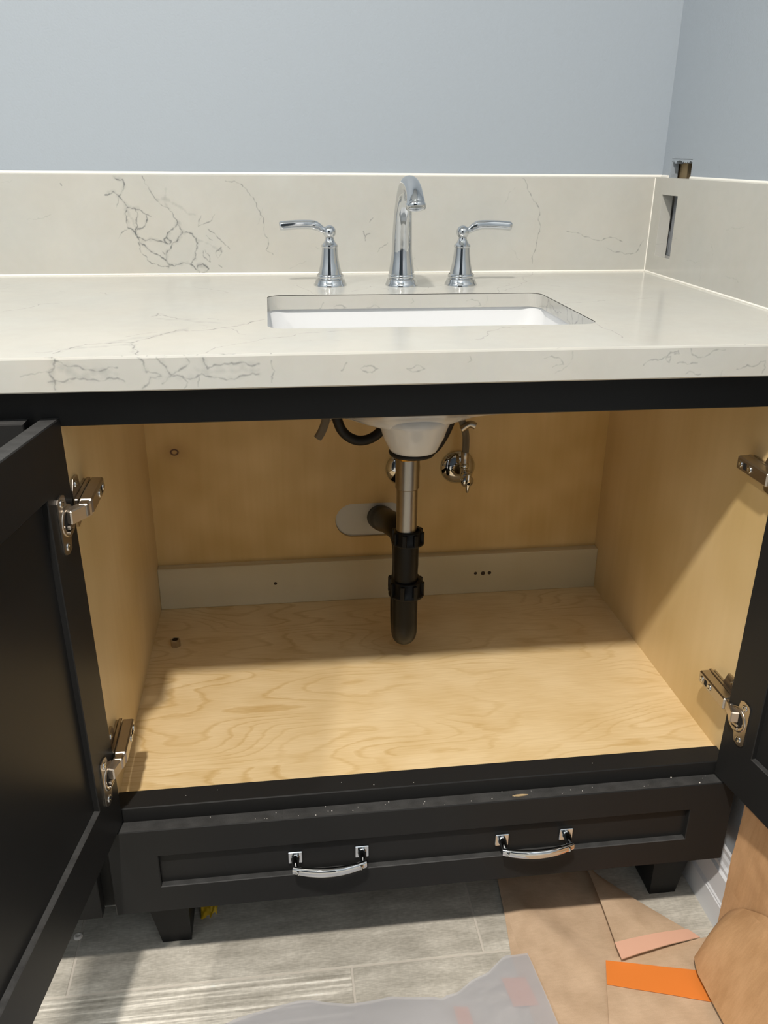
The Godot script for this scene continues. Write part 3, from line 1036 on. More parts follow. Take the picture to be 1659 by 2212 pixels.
	# feet: straight on the inner side, tapered on the outer
	for f in [[-0.8100, -1.0, 0.470], [-0.1000, 1.0, 0.470], [-0.8100, -1.0, 0.05], [-0.1000, 1.0, 0.05], [-1.33, -1.0, 0.470], [-1.33, -1.0, 0.05]]:
		st = start()
		var ox: float = f[0]
		var sg: float = f[1]
		prism(st, v2([ox, 0.0, ox + sg * 0.0420, 0.0, ox + sg * 0.0700, 0.1390, ox, 0.1390]), f[2], f[2] + 0.063)
		part("foot", st, M.black, v)
	# doors
	door(v, true)
	door(v, false)

func door(v: Node3D, left: bool):
	var w := 0.418
	var h := 0.5365
	var d := Vector3(-0.1647, 0, 0.9863) if left else Vector3(0.150, 0, 0.9887)
	var tilt := 0.014 if left else -0.010
	var upd := Vector3(-tilt, 1, 0).normalized()
	var o := Vector3(-0.8705, 0.2835, 0.591) if left else Vector3(-0.0690, 0.2835, 0.592)
	var t := frame(o, d, upd)
	# the frame's z points left: out of the left door, into the right one; the slab lies on the far side of its inner face
	if left:
		t = t * Transform3D(Basis(Vector3(1, 0, 0), Vector3(0, 1, 0), Vector3(0, 0, 1)), Vector3(0, 0, 0.0195))
	var st := start()
	var lg := start()
	var tp := start()
	shaker(st, lg, tp, 1 if left else 0, w, h, 0.0195, 0.060, 0.0700, 0.070, 0.0068, true, t)
	var dr := part("door", st, M.black, v)
	part("recess_ledge", lg, M.dusty_sheen, dr, "black ledge with grey dust and painted sheen")
	part("top_edge", tp, M.dusty_sheen, dr, "black top edge with grey dust and painted sheen")
	# hinges: for each, its parts are pieces of the hinge
	for yc in ([0.7130, 0.3745] if left else [0.7120, 0.3905]):
		hinge(v, left, yc, o, d, upd)

func hinge(v: Node3D, left: bool, yc: float, o: Vector3, d: Vector3, upd: Vector3):
	var u := 1.0 if left else -1.0
	var xs := XL if left else XR
	# arm along the cabinet side: frame x into the cabinet, y up, z to the front
	var sb := Transform3D(Basis(Vector3(u, 0, 0), Vector3(0, 1, 0), Vector3(0, 0, 1)), Vector3(xs, yc + 0.006, 0))
	var st := start()
	box(st, Vector3(0.0085, -0.0088, 0.518), Vector3(0.0230, 0.0088, 0.589), 0.0018, sb)
	box(st, Vector3(0.0095, -0.0076, 0.585), Vector3(0.0205, 0.0076, 0.6005), 0.0015, sb)
	var hg := part("hinge", st, M.nickel, v, "nickel concealed hinge")
	st = start()
	var pl := frame(Vector3(xs, yc + 0.006, 0), Vector3(0, 0, 1), Vector3(0, 1, 0))
	var a := 0.0002
	var b := 0.0030
	if left:
		prism(st, v2([0.520, -0.0085, 0.548, -0.0085, 0.556, -0.026, 0.578, -0.028, 0.586, -0.018, 0.586, 0.018, 0.578, 0.028, 0.556, 0.026, 0.548, 0.0085, 0.520, 0.0085]), a, b, Transform3D(Basis(Vector3(0, 0, 1), Vector3(0, 1, 0), Vector3(1, 0, 0)), Vector3(xs, yc + 0.006, 0)))
	else:
		prism(st, v2([0.520, -0.0085, 0.548, -0.0085, 0.556, -0.026, 0.578, -0.028, 0.586, -0.018, 0.586, 0.018, 0.578, 0.028, 0.556, 0.026, 0.548, 0.0085, 0.520, 0.0085]), a, b, Transform3D(Basis(Vector3(0, 0, 1), Vector3(0, 1, 0), Vector3(-1, 0, 0)), Vector3(xs, yc + 0.006, 0)))
	box(st, Vector3(0.003, -0.0082, 0.515), Vector3(0.0078, 0.0082, 0.587), 0.001, sb)
	part("mounting_plate", st, M.nickel, hg)
	# screws: two on the plate's wings, two on the arm's face with the dark slot between them
	for q in [[0.003, 0.020, 0.570, 0.0042], [0.003, -0.020, 0.570, 0.0042], [0.0230, 0.0, 0.5275, 0.0044], [0.0230, 0.0, 0.5490, 0.0050]]:
		st = start()
		var f := stand(sb * Vector3(q[0], q[1], q[2]), Vector3(u, 0, 0))
		lathe(st, [Vector2(q[3], 0), Vector2(q[3], 0.0008), Vector2(q[3] * 0.8, 0.0015), Vector2(q[3] * 0.4, 0.0016), Vector2(q[3] * 0.3, 0.0008), Vector2(0, 0.0008)], f, 16)
		part("screw", st, M.chrome, hg)
	st = start()
	box(st, Vector3(0.0228, -0.0042, 0.5345), Vector3(0.0233, 0.0042, 0.5415), 0.0, sb)
	part("adjuster_slot", st, M.hole, hg)
	# cup flange on the inner face of the door: frame x along the door from its hinged edge, y up the door, z into the room
	var y := yc - o.y
	var into := Vector3(d.z, 0, -d.x) if left else Vector3(-d.z, 0, d.x)
	var up := (upd - d * upd.dot(d)).normalized()
	into = (into - up * into.dot(up)).normalized()
	var c := Transform3D(Basis(d, up, into), o + up * y)
	st = start()
	var outline := v2([0.0425, -0.0285, 0.0425, 0.0265, 0.0395, 0.0305, 0.0300, 0.0325, 0.0235, 0.0300, 0.0215, 0.0195, 0.0110, 0.0150, 0.0050, 0.0050, 0.0050, -0.0050, 0.0110, -0.0150, 0.0215, -0.0195, 0.0235, -0.0310, 0.0320, -0.0345, 0.0395, -0.0325])
	prism(st, outline, 0.0002, 0.0018, c)
	lathe(st, [Vector2(0.0114, 0.0017), Vector2(0.0120, 0.0026), Vector2(0.0165, 0.0030), Vector2(0.0175, 0.0024), Vector2(0.0178, 0.0010)], frame(c * Vector3(0.0225, 0, 0), d, into), 28)
	part("cup_flange", st, M.nickel, hg)
	st = start()
	lathe(st, [Vector2(0.0, 0.0021), Vector2(0.0100, 0.0021), Vector2(0.0115, 0.0019)], frame(c * Vector3(0.0225, 0, 0), d, into), 24)
	part("cup_opening", st, M.hole, hg)
	st = start()
	box(st, Vector3(0.0165, -0.0135, 0.0018), Vector3(0.0285, -0.0105, 0.0045), 0.0008, c)
	box(st, Vector3(0.0190, -0.0075, 0.0020), Vector3(0.0300, -0.0035, 0.0060), 0.0008, c)
	part("cup_spring", st, M.nickel, hg)
	for s in [0.0235, -0.0255]:
		st = start()
		lathe(st, [Vector2(0.0048, 0.0), Vector2(0.0046, 0.0010), Vector2(0.0030, 0.0016), Vector2(0.0014, 0.0006), Vector2(0, 0.0004)], frame(c * Vector3(0.0325, s, 0.0017), d, into), 16)
		part("screw", st, M.chrome, hg)
	# the bent link between arm and cup
	st = start()
	var p0: Vector3 = sb * Vector3(0.0145, -0.001, 0.5950)
	var p1: Vector3 = c * Vector3(0.0200, 0.0050, 0.0050)
	var dirl := (p1 - p0).normalized()
	var lt := frame(p0, dirl, Vector3.UP)
	var ll := (p1 - p0).length()
	box(st, Vector3(-0.007, -0.0080, -0.0055), Vector3(ll + 0.006, 0.0080, 0.0055), 0.0014, lt)
	part("hinge_link", st, M.link, hg)

# -------------------------------------------------------------------- sink and faucet

func round_rect(cx: float, cz: float, a: float, b: float, r: float, y: float, n := 64) -> Array:
	var out := []
	r = minf(r, minf(a, b) - 0.0005)
	for k in n:
		var q := k * 4 / n
		var f := float(k - q * n / 4) / (n / 4 - 1)
		var s: Array = [[1, 1], [-1, 1], [-1, -1], [1, -1]][q]
		var an := (q + f) * PI / 2
		out.append(Vector3(cx + s[0] * (a - r) + cos(an) * r, y, cz + s[1] * (b - r) + sin(an) * r))
	return out

const PX := -0.4610     # the drain's axis
const PZ := 0.285

func sink():
	var t := thing("sink", "white porcelain undermount sink with its rounded underside and drain boss", "sink", Vector3(-0.461, 0.655, 0.36))
	var yr := CY - 0.0205
	var cx := (HX0 + HX1) / 2
	var cz := (HZ0 + HZ1) / 2
	var A := (HX1 - HX0) / 2 + 0.0045
	var B := (HZ1 - HZ0) / 2 + 0.0045
	var st := start()
	# inside: lip, steep walls, a floor that falls to the drain
	var rings := []
	var cen := []
	for q in [[1.0, 0.0, 0.030, 0.0], [0.995, 0.012, 0.032, 0.0], [0.975, 0.035, 0.040, 0.0], [0.95, 0.052, 0.045, 0.05], [0.90, 0.066, 0.05, 0.1], [0.80, 0.080, 0.06, 0.2], [0.5, 0.114, 0.08, 0.7], [0.2, 0.1420, 0.05, 0.97]]:
		rings.append(round_rect(lerpf(cx, PX, q[3]), lerpf(cz, PZ, q[3]), A * q[0], B * q[0], q[2], yr - q[1]))
		cen.append(Vector3(lerpf(cx, PX, q[3]), yr - q[1] + 0.02, lerpf(cz, PZ, q[3])))
	rings.append(round_rect(PX, PZ, 0.022, 0.022, 0.0215, yr - 0.1455))
	cen.append(Vector3(PX, yr - 0.13, PZ))
	loft(st, rings, cen, true)
	# the flat lip under the slab and the outside
	rings = []
	cen = []
	for q in [[A, B, 0.0, 0.030], [A + 0.022, B + 0.022, 0.0, 0.045], [A + 0.022, B + 0.022, 0.010, 0.045], [A + 0.010, B + 0.010, 0.014, 0.040], [A + 0.006, B + 0.006, 0.048, 0.05], [A - 0.004, B - 0.004, 0.070, 0.055], [A - 0.024, B - 0.024, 0.0900, 0.06], [0.150, 0.075, 0.1040, 0.06], [0.115, 0.055, 0.1330, 0.054], [0.080, 0.042, 0.1500, 0.041], [0.055, 0.035, 0.1580, 0.034]]:
		var f := clampf((q[2] - 0.105) / 0.033, 0, 1)
		rings.append(round_rect(lerpf(cx, PX, f), lerpf(cz, PZ, f), q[0], q[1], q[3], yr - q[2]))
		cen.append(Vector3(lerpf(cx, PX, f), yr - q[2] * 0.5, lerpf(cz, PZ, f)))
	loft(st, rings, cen)
	part("bowl", st, M.porcelain, t)
	st = start()
	# boss round the drain, tapering down to the gasket
	lathe(st, [Vector2(0.0, 0.668), Vector2(0.030, 0.668), Vector2(0.0350, 0.6695), Vector2(0.0375, 0.6735), Vector2(0.0415, 0.682), Vector2(0.0455, 0.690), Vector2(0.0495, 0.703), Vector2(0.0540, 0.7130), Vector2(0.0580, 0.7240), Vector2(0.0500, 0.7300)], Transform3D(Basis(), Vector3(PX + 0.008, 0, PZ)), 40)
	part("drain_boss", st, M.porcelain, t)
	st = start()
	lathe(st, [Vector2(0.0225, yr - 0.1455), Vector2(0.021, yr - 0.1425), Vector2(0.016, yr - 0.1430), Vector2(0.0, yr - 0.1435)], Transform3D(Basis(), Vector3(PX, 0, PZ)), 32)
	part("drain_cap", st, M.chrome, t)

func faucet():
	var y := CY
	var base := [Vector2(0.0, 0.0), Vector2(0.0252, 0.0), Vector2(0.0252, 0.0), Vector2(0.0252, 0.0022), Vector2(0.0240, 0.0040), Vector2(0.0228, 0.0075), Vector2(0.0222, 0.0094), Vector2(0.0222, 0.0094), Vector2(0.0192, 0.0102), Vector2(0.0192, 0.0102), Vector2(0.0192, 0.0112), Vector2(0.0204, 0.0120), Vector2(0.0206, 0.0145), Vector2(0.0200, 0.0166), Vector2(0.0186, 0.0178), Vector2(0.0186, 0.0178)]
	# two lever handles, mirror images
	for h in [[-0.5636, 0.1400, -1.0, "chrome lever tap left of the spout, its lever pointing left"], [-0.3613, 0.1470, 1.0, "chrome lever tap right of the spout, its lever pointing right"]]:
		var at := Vector3(h[0], y, h[1])
		var f := Transform3D(Basis.from_scale(Vector3(1, 0.962, 1)), at)
		var t := thing("lever_tap", h[3], "tap", at, "")
		var st := start()
		lathe(st, base, f, 48)
		part("base_ring", st, M.chrome, t)
		st = start()
		lathe(st, [Vector2(0.0178, 0.0174), Vector2(0.0174, 0.0200), Vector2(0.0163, 0.0255), Vector2(0.0147, 0.0320), Vector2(0.0134, 0.0400), Vector2(0.0124, 0.0490), Vector2(0.0118, 0.0575), Vector2(0.0118, 0.0575), Vector2(0.0126, 0.0582), Vector2(0.0128, 0.0600), Vector2(0.0125, 0.0618), Vector2(0.0125, 0.0618), Vector2(0.0112, 0.0628), Vector2(0.0088, 0.0655), Vector2(0.0068, 0.0700), Vector2(0.0064, 0.0735)], f, 48)
		part("body", st, M.chrome, t)
		st = start()
		var ball := []
		for k in 17:
			var a := -PI / 2 + PI * k / 16
			ball.append(Vector2(cos(a) * 0.0098, 0.0810 + sin(a) * 0.0102))
		lathe(st, ball, f, 32)
		part("ball_cap", st, M.chrome, t)
		st = start()
		var s: float = h[2]
		var path := smooth_path([at + Vector3(s * 0.004, 0.0785, 0.001), at + Vector3(s * 0.011, 0.0815, 0.001), at + Vector3(s * 0.019, 0.0862, 0.001), at + Vector3(s * 0.028, 0.0885, 0.001), at + Vector3(s * 0.050, 0.0885, 0.002), at + Vector3(s * 0.0745, 0.0868, 0.003)], 8)
		sweep(st, path, func(fr):
			var wide := lerpf(0.0048, 0.0068, smoothstep(0.18, 0.50, fr)) + 0.0012 * maxf(0.0, fr - 0.5)
			var tall := lerpf(0.0046, 0.0068, smoothstep(0.1, 0.5, fr))
			var end := 1.0 - 0.25 * smoothstep(0.965, 1.0, fr)
			return Vector2(wide * end, tall * end), Vector3.UP, 24, 2.8)
		part("lever", st, M.chrome, t)
	# the spout
	var sp := Vector3(-0.4543, y, 0.1464)
	var fs := Transform3D(Basis(), sp)
	var t2 := thing("faucet_spout", "tall arched chrome faucet spout in the middle behind the sink", "faucet spout", sp)
	var st := start()
	lathe(st, base, fs, 48)
	part("base_ring", st, M.chrome, t2)
	st = start()
	var path := smooth_path([sp + Vector3(0, 0.0170, 0), sp + Vector3(0, 0.045, 0.000), sp + Vector3(0, 0.080, 0.002), sp + Vector3(0, 0.110, 0.008), sp + Vector3(0, 0.134, 0.024), sp + Vector3(0, 0.1460, 0.050), sp + Vector3(0, 0.1470, 0.078), sp + Vector3(0, 0.1405, 0.102), sp + Vector3(0, 0.1290, 0.1165), sp + Vector3(0, 0.1215, 0.1205)], 8)
	sweep(st, path, func(fr):
		var r := 0.0196
		r = lerpf(0.0196, 0.0155, smoothstep(0.0, 0.14, fr))
		r = lerpf(r, 0.0122, smoothstep(0.10, 0.45, fr))
		r = lerpf(r, 0.0115, smoothstep(0.45, 0.70, fr))
		r = lerpf(r, 0.0132, smoothstep(0.80, 0.97, fr))
		return Vector2(r, r), Vector3(1, 0, 0), 32)
	part("spout_tube", st, M.chrome, t2)
	st = start()
	var tip: Vector3 = path[-1]
	var dn: Vector3 = (path[-1] - path[-3]).normalized()
	lathe(st, [Vector2(0.0128, -0.004), Vector2(0.0140, -0.002), Vector2(0.0142, 0.0015), Vector2(0.0136, 0.0030), Vector2(0.0136, 0.0030), Vector2(0.0112, 0.0030), Vector2(0.0108, 0.0012), Vector2(0.0108, 0.0012), Vector2(0.0, 0.0012)], stand(tip, dn), 36)
	part("aerator", st, M.chrome, t2)

# -------------------------------------------------------------------- drain, valves and hoses

func plumbing():
	var ax := Transform3D(Basis(), Vector3(PX, 0, PZ))
	var t := thing("drain_pipe", "brushed metal sink tailpiece running down into a black plastic P-trap", "drain pipe", Vector3(PX, 0.315, PZ - 0.04))
	var st := start()
	lathe(st, [Vector2(0.0, 0.6685), Vector2(0.034, 0.6685), Vector2(0.0350, 0.666), Vector2(0.0335, 0.6625), Vector2(0.0, 0.6625)], Transform3D(Basis(), Vector3(PX + 0.006, 0, PZ)), 32)
	part("gasket", st, M.rubber, t, "black rubber gasket")
	st = start()
	lathe(st, [Vector2(0.0, 0.6620), Vector2(0.0220, 0.6620), Vector2(0.0220, 0.6570), Vector2(0.0, 0.6570)], ax, 6)
	part("lock_nut", st, M.brass, t, "brass lock nut")
	st = start()
	lathe(st, [Vector2(0.0182, 0.658), Vector2(0.0182, 0.6095), Vector2(0.0182, 0.6095), Vector2(0.0174, 0.6083), Vector2(0.0150, 0.6083)], ax, 40)
	part("drain_body", st, M.steel, t)
	st = start()
	lathe(st, [Vector2(0.0161, 0.612), Vector2(0.0161, 0.5100)], ax, 40)
	part("tailpiece", st, M.steel, t)
	# slip nut, trap inlet, second nut, bend
	st = start()
	nut(st, Vector3(PX + 0.003, 0.5275, PZ), 0.0215, 0.0255, 0.022)
	part("slip_nut", st, M.abs, t)
	st = start()
	var p := Vector3(PX, 0, PZ)
	lathe(st, [Vector2(0.0200, 0.515), Vector2(0.0200, 0.478), Vector2(0.0196, 0.470), Vector2(0.0190, 0.430)], ax, 32)
	part("trap_inlet", st, M.abs, t)
	st = start()
	nut(st, p + Vector3(0.002, 0.4395, 0), 0.0245, 0.0290, 0.026)
	part("slip_nut", st, M.abs, t)
	st = start()
	var bend := [p + Vector3(0, 0.436, 0)]
	for k in 15:
		var a := PI * k / 14
		bend.append(p + Vector3(0.003 * (1 - cos(a)) * 0.5 + 0.006 * k / 14.0, 0.3785 - sin(a) * 0.0430, -0.0430 + cos(a) * 0.0430))
	bend.append(p + Vector3(0.012, 0.445, -0.086))
	sweep(st, bend, func(_f): return Vector2(0.0202, 0.0202), Vector3(1, 0, 0), 28)
	part("trap_bend", st, M.abs, t)
	st = start()
	nut(st, p + Vector3(0.0125, 0.4000, -0.086), 0.0245, 0.0285, 0.024)
	part("slip_nut", st, M.abs, t)
	st = start()
	var arm := smooth_path([p + Vector3(0.0125, 0.425, -0.086), p + Vector3(0.0125, 0.465, -0.088), p + Vector3(0.009, 0.486, -0.102), p + Vector3(0.002, 0.488, -0.130), p + Vector3(-0.005, 0.472, -0.190), p + Vector3(-0.010, 0.455, -0.246), p + Vector3(-0.011, 0.453, -0.262)], 6)
	sweep(st, arm, func(fr): return Vector2(0.0215, 0.0215) if fr < 0.75 else Vector2(0.0235, 0.0235), Vector3(1, 0, 0.1), 24)
	part("trap_arm", st, M.abs, t)
	# pale patch added in place of the wall seen through the drain hole
	st = start()
	var pts := PackedVector2Array()
	for k in 40:
		var a := TAU * (k + 0.5) / 40
		pts.append(Vector2(-0.520 if cos(a) < 0 else -0.455, 0.451) + Vector2(cos(a) * 0.0335, sin(a) * 0.033))
	prism(st, pts, 0.0180, 0.0335)
	var hl := lone("added_hole_patch", st, M.pale_fill, "added pale oblong patch standing for the wall seen through the drain hole", "hole patch")
	hl.set_meta("category", "hole patch")
	# stop valves on the back panel
	valve(Vector3(-0.3290, 0.5490, 0.0392), "chrome stop valve with a round wall plate right of the drain pipe", Vector3(0.005, 0, 0))
	valve(Vector3(-0.4300, 0.5500, 0.0392), "chrome stop valve whose wall plate is half hidden behind the drain pipe", Vector3(-0.002, 0, 0))
	# braided supply hose on the right valve
	var h := thing("supply_hose", "braided steel supply hose rising from the right stop valve", "supply hose", Vector3(-0.327, 0.59, 0.08))
	st = start()
	tube(st, smooth_path([Vector3(-0.3268, 0.5800, 0.0840), Vector3(-0.3262, 0.6050, 0.0850), Vector3(-0.3290, 0.6300, 0.0900), Vector3(-0.3400, 0.6600, 0.1000), Vector3(-0.352, 0.700, 0.112), Vector3(-0.3613, 0.780, 0.135), Vector3(-0.3613, 0.830, 0.147)], 8), 0.0062, 14)
	part("braided_sleeve", st, M.braid, h)
	st = start()
	lathe(st, [Vector2(0.0, 0.562), Vector2(0.0072, 0.562), Vector2(0.0072, 0.562), Vector2(0.0072, 0.580), Vector2(0.0066, 0.582), Vector2(0.0072, 0.584), Vector2(0.0072, 0.592), Vector2(0.0060, 0.594)], Transform3D(Basis(), Vector3(-0.3268, 0, 0.0838)), 18)
	part("crimp_sleeve", st, M.nickel, h)
	st = start()
	tube(st, smooth_path([Vector3(-0.338, 0.640, 0.100), Vector3(-0.326, 0.6500, 0.104), Vector3(-0.316, 0.6470, 0.106)], 6), 0.0062, 10)
	part("hose_tag", st, M.nickel, h, "clear tag folded round the hose")
	# braided hose hanging at the left
	h = thing("supply_hose", "short braided steel hose end hanging behind the top rail left of the sink", "supply hose", Vector3(-0.585, 0.665, 0.2))
	st = start()
	tube(st, smooth_path([Vector3(-0.5910, 0.6640, 0.2000), Vector3(-0.5840, 0.6760, 0.2000), Vector3(-0.5775, 0.6950, 0.1980), Vector3(-0.5735, 0.730, 0.190), Vector3(-0.5690, 0.790, 0.165), Vector3(-0.5636, 0.83, 0.140)], 8), 0.0066, 14)
	part("braided_sleeve", st, M.braid, h)
	st = start()
	tube(st, smooth_path([Vector3(-0.5735, 0.6900, 0.190), Vector3(-0.5650, 0.705, 0.190), Vector3(-0.556, 0.735, 0.188), Vector3(-0.553, 0.80, 0.165)], 6), 0.0045, 10)
	part("hose_tail", st, M.nickel, h)
	# black hoses looped behind the boss
	st = start()
	tube(st, smooth_path([Vector3(-0.5610, 0.800, 0.150), Vector3(-0.5640, 0.725, 0.158), Vector3(-0.5560, 0.678, 0.160), Vector3(-0.5440, 0.6560, 0.160), Vector3(-0.5230, 0.6450, 0.160), Vector3(-0.4990, 0.6500, 0.160), Vector3(-0.4800, 0.6700, 0.158), Vector3(-0.4620, 0.720, 0.152), Vector3(-0.4560, 0.800, 0.148)], 8), 0.0082, 16)
	lone("black_hose", st, M.rubber, "black rubber hose looping in a U left of the sink's drain boss", "hose")
	st = start()
	tube(st, smooth_path([Vector3(-0.3520, 0.800, 0.185), Vector3(-0.3600, 0.715, 0.168), Vector3(-0.3720, 0.672, 0.160), Vector3(-0.3840, 0.6450, 0.160), Vector3(-0.3980, 0.6250, 0.158), Vector3(-0.4150, 0.6080, 0.135), Vector3(-0.4280, 0.596, 0.100), Vector3(-0.4320, 0.585, 0.084)], 8), 0.0082, 16)
	lone("black_hose", st, M.rubber, "black rubber hose curving down right of the sink's drain boss", "hose")

# a slip nut with ribs round it
func nut(st: SurfaceTool, c: Vector3, r: float, rr: float, h: float):
	var f := Transform3D(Basis(), c)
	lathe(st, [Vector2(r * 0.75, h * 0.5), Vector2(r * 0.97, h * 0.5), Vector2(r, h * 0.44), Vector2(r, -h * 0.3), Vector2(rr * 0.98, -h * 0.36), Vector2(rr, -h * 0.5), Vector2(r * 0.75, -h * 0.5)], f, 32)
	for k in 8:
		var a := TAU * (k + 0.5) / 8
		var d := Vector3(cos(a), 0, sin(a))
		box(st, Vector3(r - 0.002, -h * 0.48, -0.0035), Vector3(rr, h * 0.42, 0.0035), 0.001, Transform3D(Basis(d, Vector3.UP, d.cross(Vector3.UP)), c))

func valve(at: Vector3, label: String, off: Vector3):
	var t := thing("stop_valve", label, "stop valve", at)
	var st := start()
	lathe(st, [Vector2(0.0318, 0.0002), Vector2(0.0318, 0.0012), Vector2(0.0300, 0.0040), Vector2(0.0240, 0.0080), Vector2(0.0150, 0.0110), Vector2(0.0095, 0.0120), Vector2(0.0090, 0.0135)], stand(at, Vector3(0, 0, 1)), 48)
	part("wall_plate", st, M.chrome, t)
	st = start()
	var c := at + off
	lathe(st, [Vector2(0.0075, 0.004), Vector2(0.0075, 0.030), Vector2(0.0095, 0.031), Vector2(0.0095, 0.056), Vector2(0.0080, 0.058), Vector2(0.0, 0.058)], stand(c, Vector3(0, 0, 1)), 24)
	lathe(st, [Vector2(0.0070, -0.002), Vector2(0.0070, 0.014), Vector2(0.0085, 0.015), Vector2(0.0085, 0.024), Vector2(0.0, 0.0245)], stand(c + Vector3(-off.x * 0.6, 0.0, 0.0445), Vector3(0, 1, 0)), 20)
	part("valve_body", st, M.chrome, t)
	# oval handle with a raised grip across it and a screw in the middle
	st = start()
	var hf := stand(c + Vector3(0, -0.006, 0.056), Vector3(0.05, -0.15, 1))
	lathe(st, [Vector2(0.0, 0.0), Vector2(0.0115, 0.0), Vector2(0.0120, 0.003), Vector2(0.0100, 0.0062), Vector2(0.0, 0.0070)], hf, 24)
	sweep(st, [hf * Vector3(-0.018, 0.007, 0), hf * Vector3(-0.009, 0.0085, 0), hf * Vector3(0, 0.009, 0), hf * Vector3(0.009, 0.0085, 0), hf * Vector3(0.017, 0.007, 0)], func(fr): return Vector2(0.0026 + 0.0024 * sin(fr * PI), 0.0042), hf.basis.y, 14)
	part("valve_handle", st, M.chrome, t)
	st = start()
	lathe(st, [Vector2(0.0026, 0.0125), Vector2(0.0022, 0.0138), Vector2(0.0, 0.0138)], hf, 12)
	part("handle_screw", st, M.hole, t)

# -------------------------------------------------------------------- on the cabinet floor and the tiles

func floor_things():
	# hexagonal nut left in the cabinet
	var st := start()
	var c := Vector3(-0.8408, FY, 0.1880)
	var r0 := 0.0085
	var r1 := 0.0052
	var h := 0.0125
	for k in 6:
		var a0 := TAU * k / 6 + 0.2
		for j in 4:
			var b0 := a0 + TAU / 6 * j / 4
			var b1 := a0 + TAU / 6 * (j + 1) / 4
			var e0 := Vector3(cos(a0), 0, sin(a0)) * r0
			var e1 := Vector3(cos(a0 + TAU / 6), 0, sin(a0 + TAU / 6)) * r0
			var o0 := e0.lerp(e1, j / 4.0)
			var o1 := e0.lerp(e1, (j + 1) / 4.0)
			var i0 := Vector3(cos(b0), 0, sin(b0)) * r1
			var i1 := Vector3(cos(b1), 0, sin(b1)) * r1
			var up := Vector3(0, h, 0)
			var ch := Vector3(0, 0.001, 0)
			poly(st, [c + o0, c + o1, c + o1 + up - ch, c + o0 + up - ch], e0 + e1)
			poly(st, [c + o0 + up - ch, c + o1 + up - ch, c + o1 * 0.92 + up, c + o0 * 0.92 + up], e0 + e1 + Vector3(0, 0.01, 0))
			poly(st, [c + o0 * 0.92 + up, c + o1 * 0.92 + up, c + i1 + up, c + i0 + up], Vector3.UP)
			poly(st, [c + i0 + up, c + i1 + up, c + i1, c + i0], -(i0 + i1))
			poly(st, [c + o0, c + o1, c + i1, c + i0], Vector3.DOWN)
	lone("hex_nut", st, M.nickel, "small metal hex nut lying at the left on the cabinet floor", "nut")
	# sliver of raw wood on the drawer's top edge
	st = start()
	prism(st, v2([-0.2720, 0.0, -0.2640, 0.0016, -0.2560, 0.0012, -0.2500, 0.0, -0.2580, -0.0016, -0.2660, -0.0014]), 0.0, 0.0012, Transform3D(Basis(Vector3(1, 0, 0), Vector3(0, 0, 1), Vector3(0, 1, 0)), Vector3(-0.088, 0.2803, 0.6010)))
	lone("wood_chip", st, M.stud, "thin sliver of bare wood on the top edge of the wide drawer", "wood chip")
	# dust and crumbs of plaster
	st = start()
	var r := RandomNumberGenerator.new()
	r.seed = 5
	for k in 60:
		var p: Vector3
		if k < 34:
			p = Vector3(r.randf_range(-0.86, -0.07), 0.2803, r.randf_range(0.590, 0.6065))
		elif k < 40:
			p = Vector3(r.randf_range(-0.85, -0.08), 0.3005, r.randf_range(0.560, 0.586))
		else:
			p = Vector3(r.randf_range(-0.95, -0.36), 0.0, r.randf_range(0.50, 0.70))
		var s := r.randf_range(0.00025, 0.0006) * (1.0 if r.randf() < 0.85 else 1.7)
		box(st, Vector3(-s, 0, -s), Vector3(s, s * 1.3, s * 0.8), s * 0.3, Transform3D(Basis(Vector3.UP, r.randf() * TAU), p))
	var dust := lone("plaster_dust", st, M.cap, "white specks of plaster dust scattered on the drawer edge and tiles", "dust")
	dust.set_meta("kind", "stuff")
	# small white cap left of the near foot
	st = start()
	lathe(st, [Vector2(0.0065, 0.0), Vector2(0.0062, 0.0022), Vector2(0.0046, 0.0036), Vector2(0.0022, 0.0036), Vector2(0.0018, 0.0024), Vector2(0.0, 0.0024)], Transform3D(Basis(), Vector3(-0.9775, 0.0, 0.5080)), 24)
	lone("screw_cap", st, M.cap, "small round white plastic cap on the shaded tiles beside the left door", "cap")
	# crumpled yellow scrap behind the left foot
	st = start()
	sheet(st, [Vector3(-0.800, 0.012, 0.470), Vector3(-0.799, 0.001, 0.500)], [Vector3(-0.772, 0.020, 0.465), Vector3(-0.776, 0.001, 0.4905)], 8, 6, func(p, a, b): return Vector3(0, 0.004 * sin(a * 9.0 + b * 4.0) * sin(b * 5.0 + a), 0.003 * sin(a * 13.0)), 0.0008)
	lone("yellow_scrap", st, M.yellow, "crumpled scrap of yellow material tucked behind the left vanity foot", "scrap")
	papers()

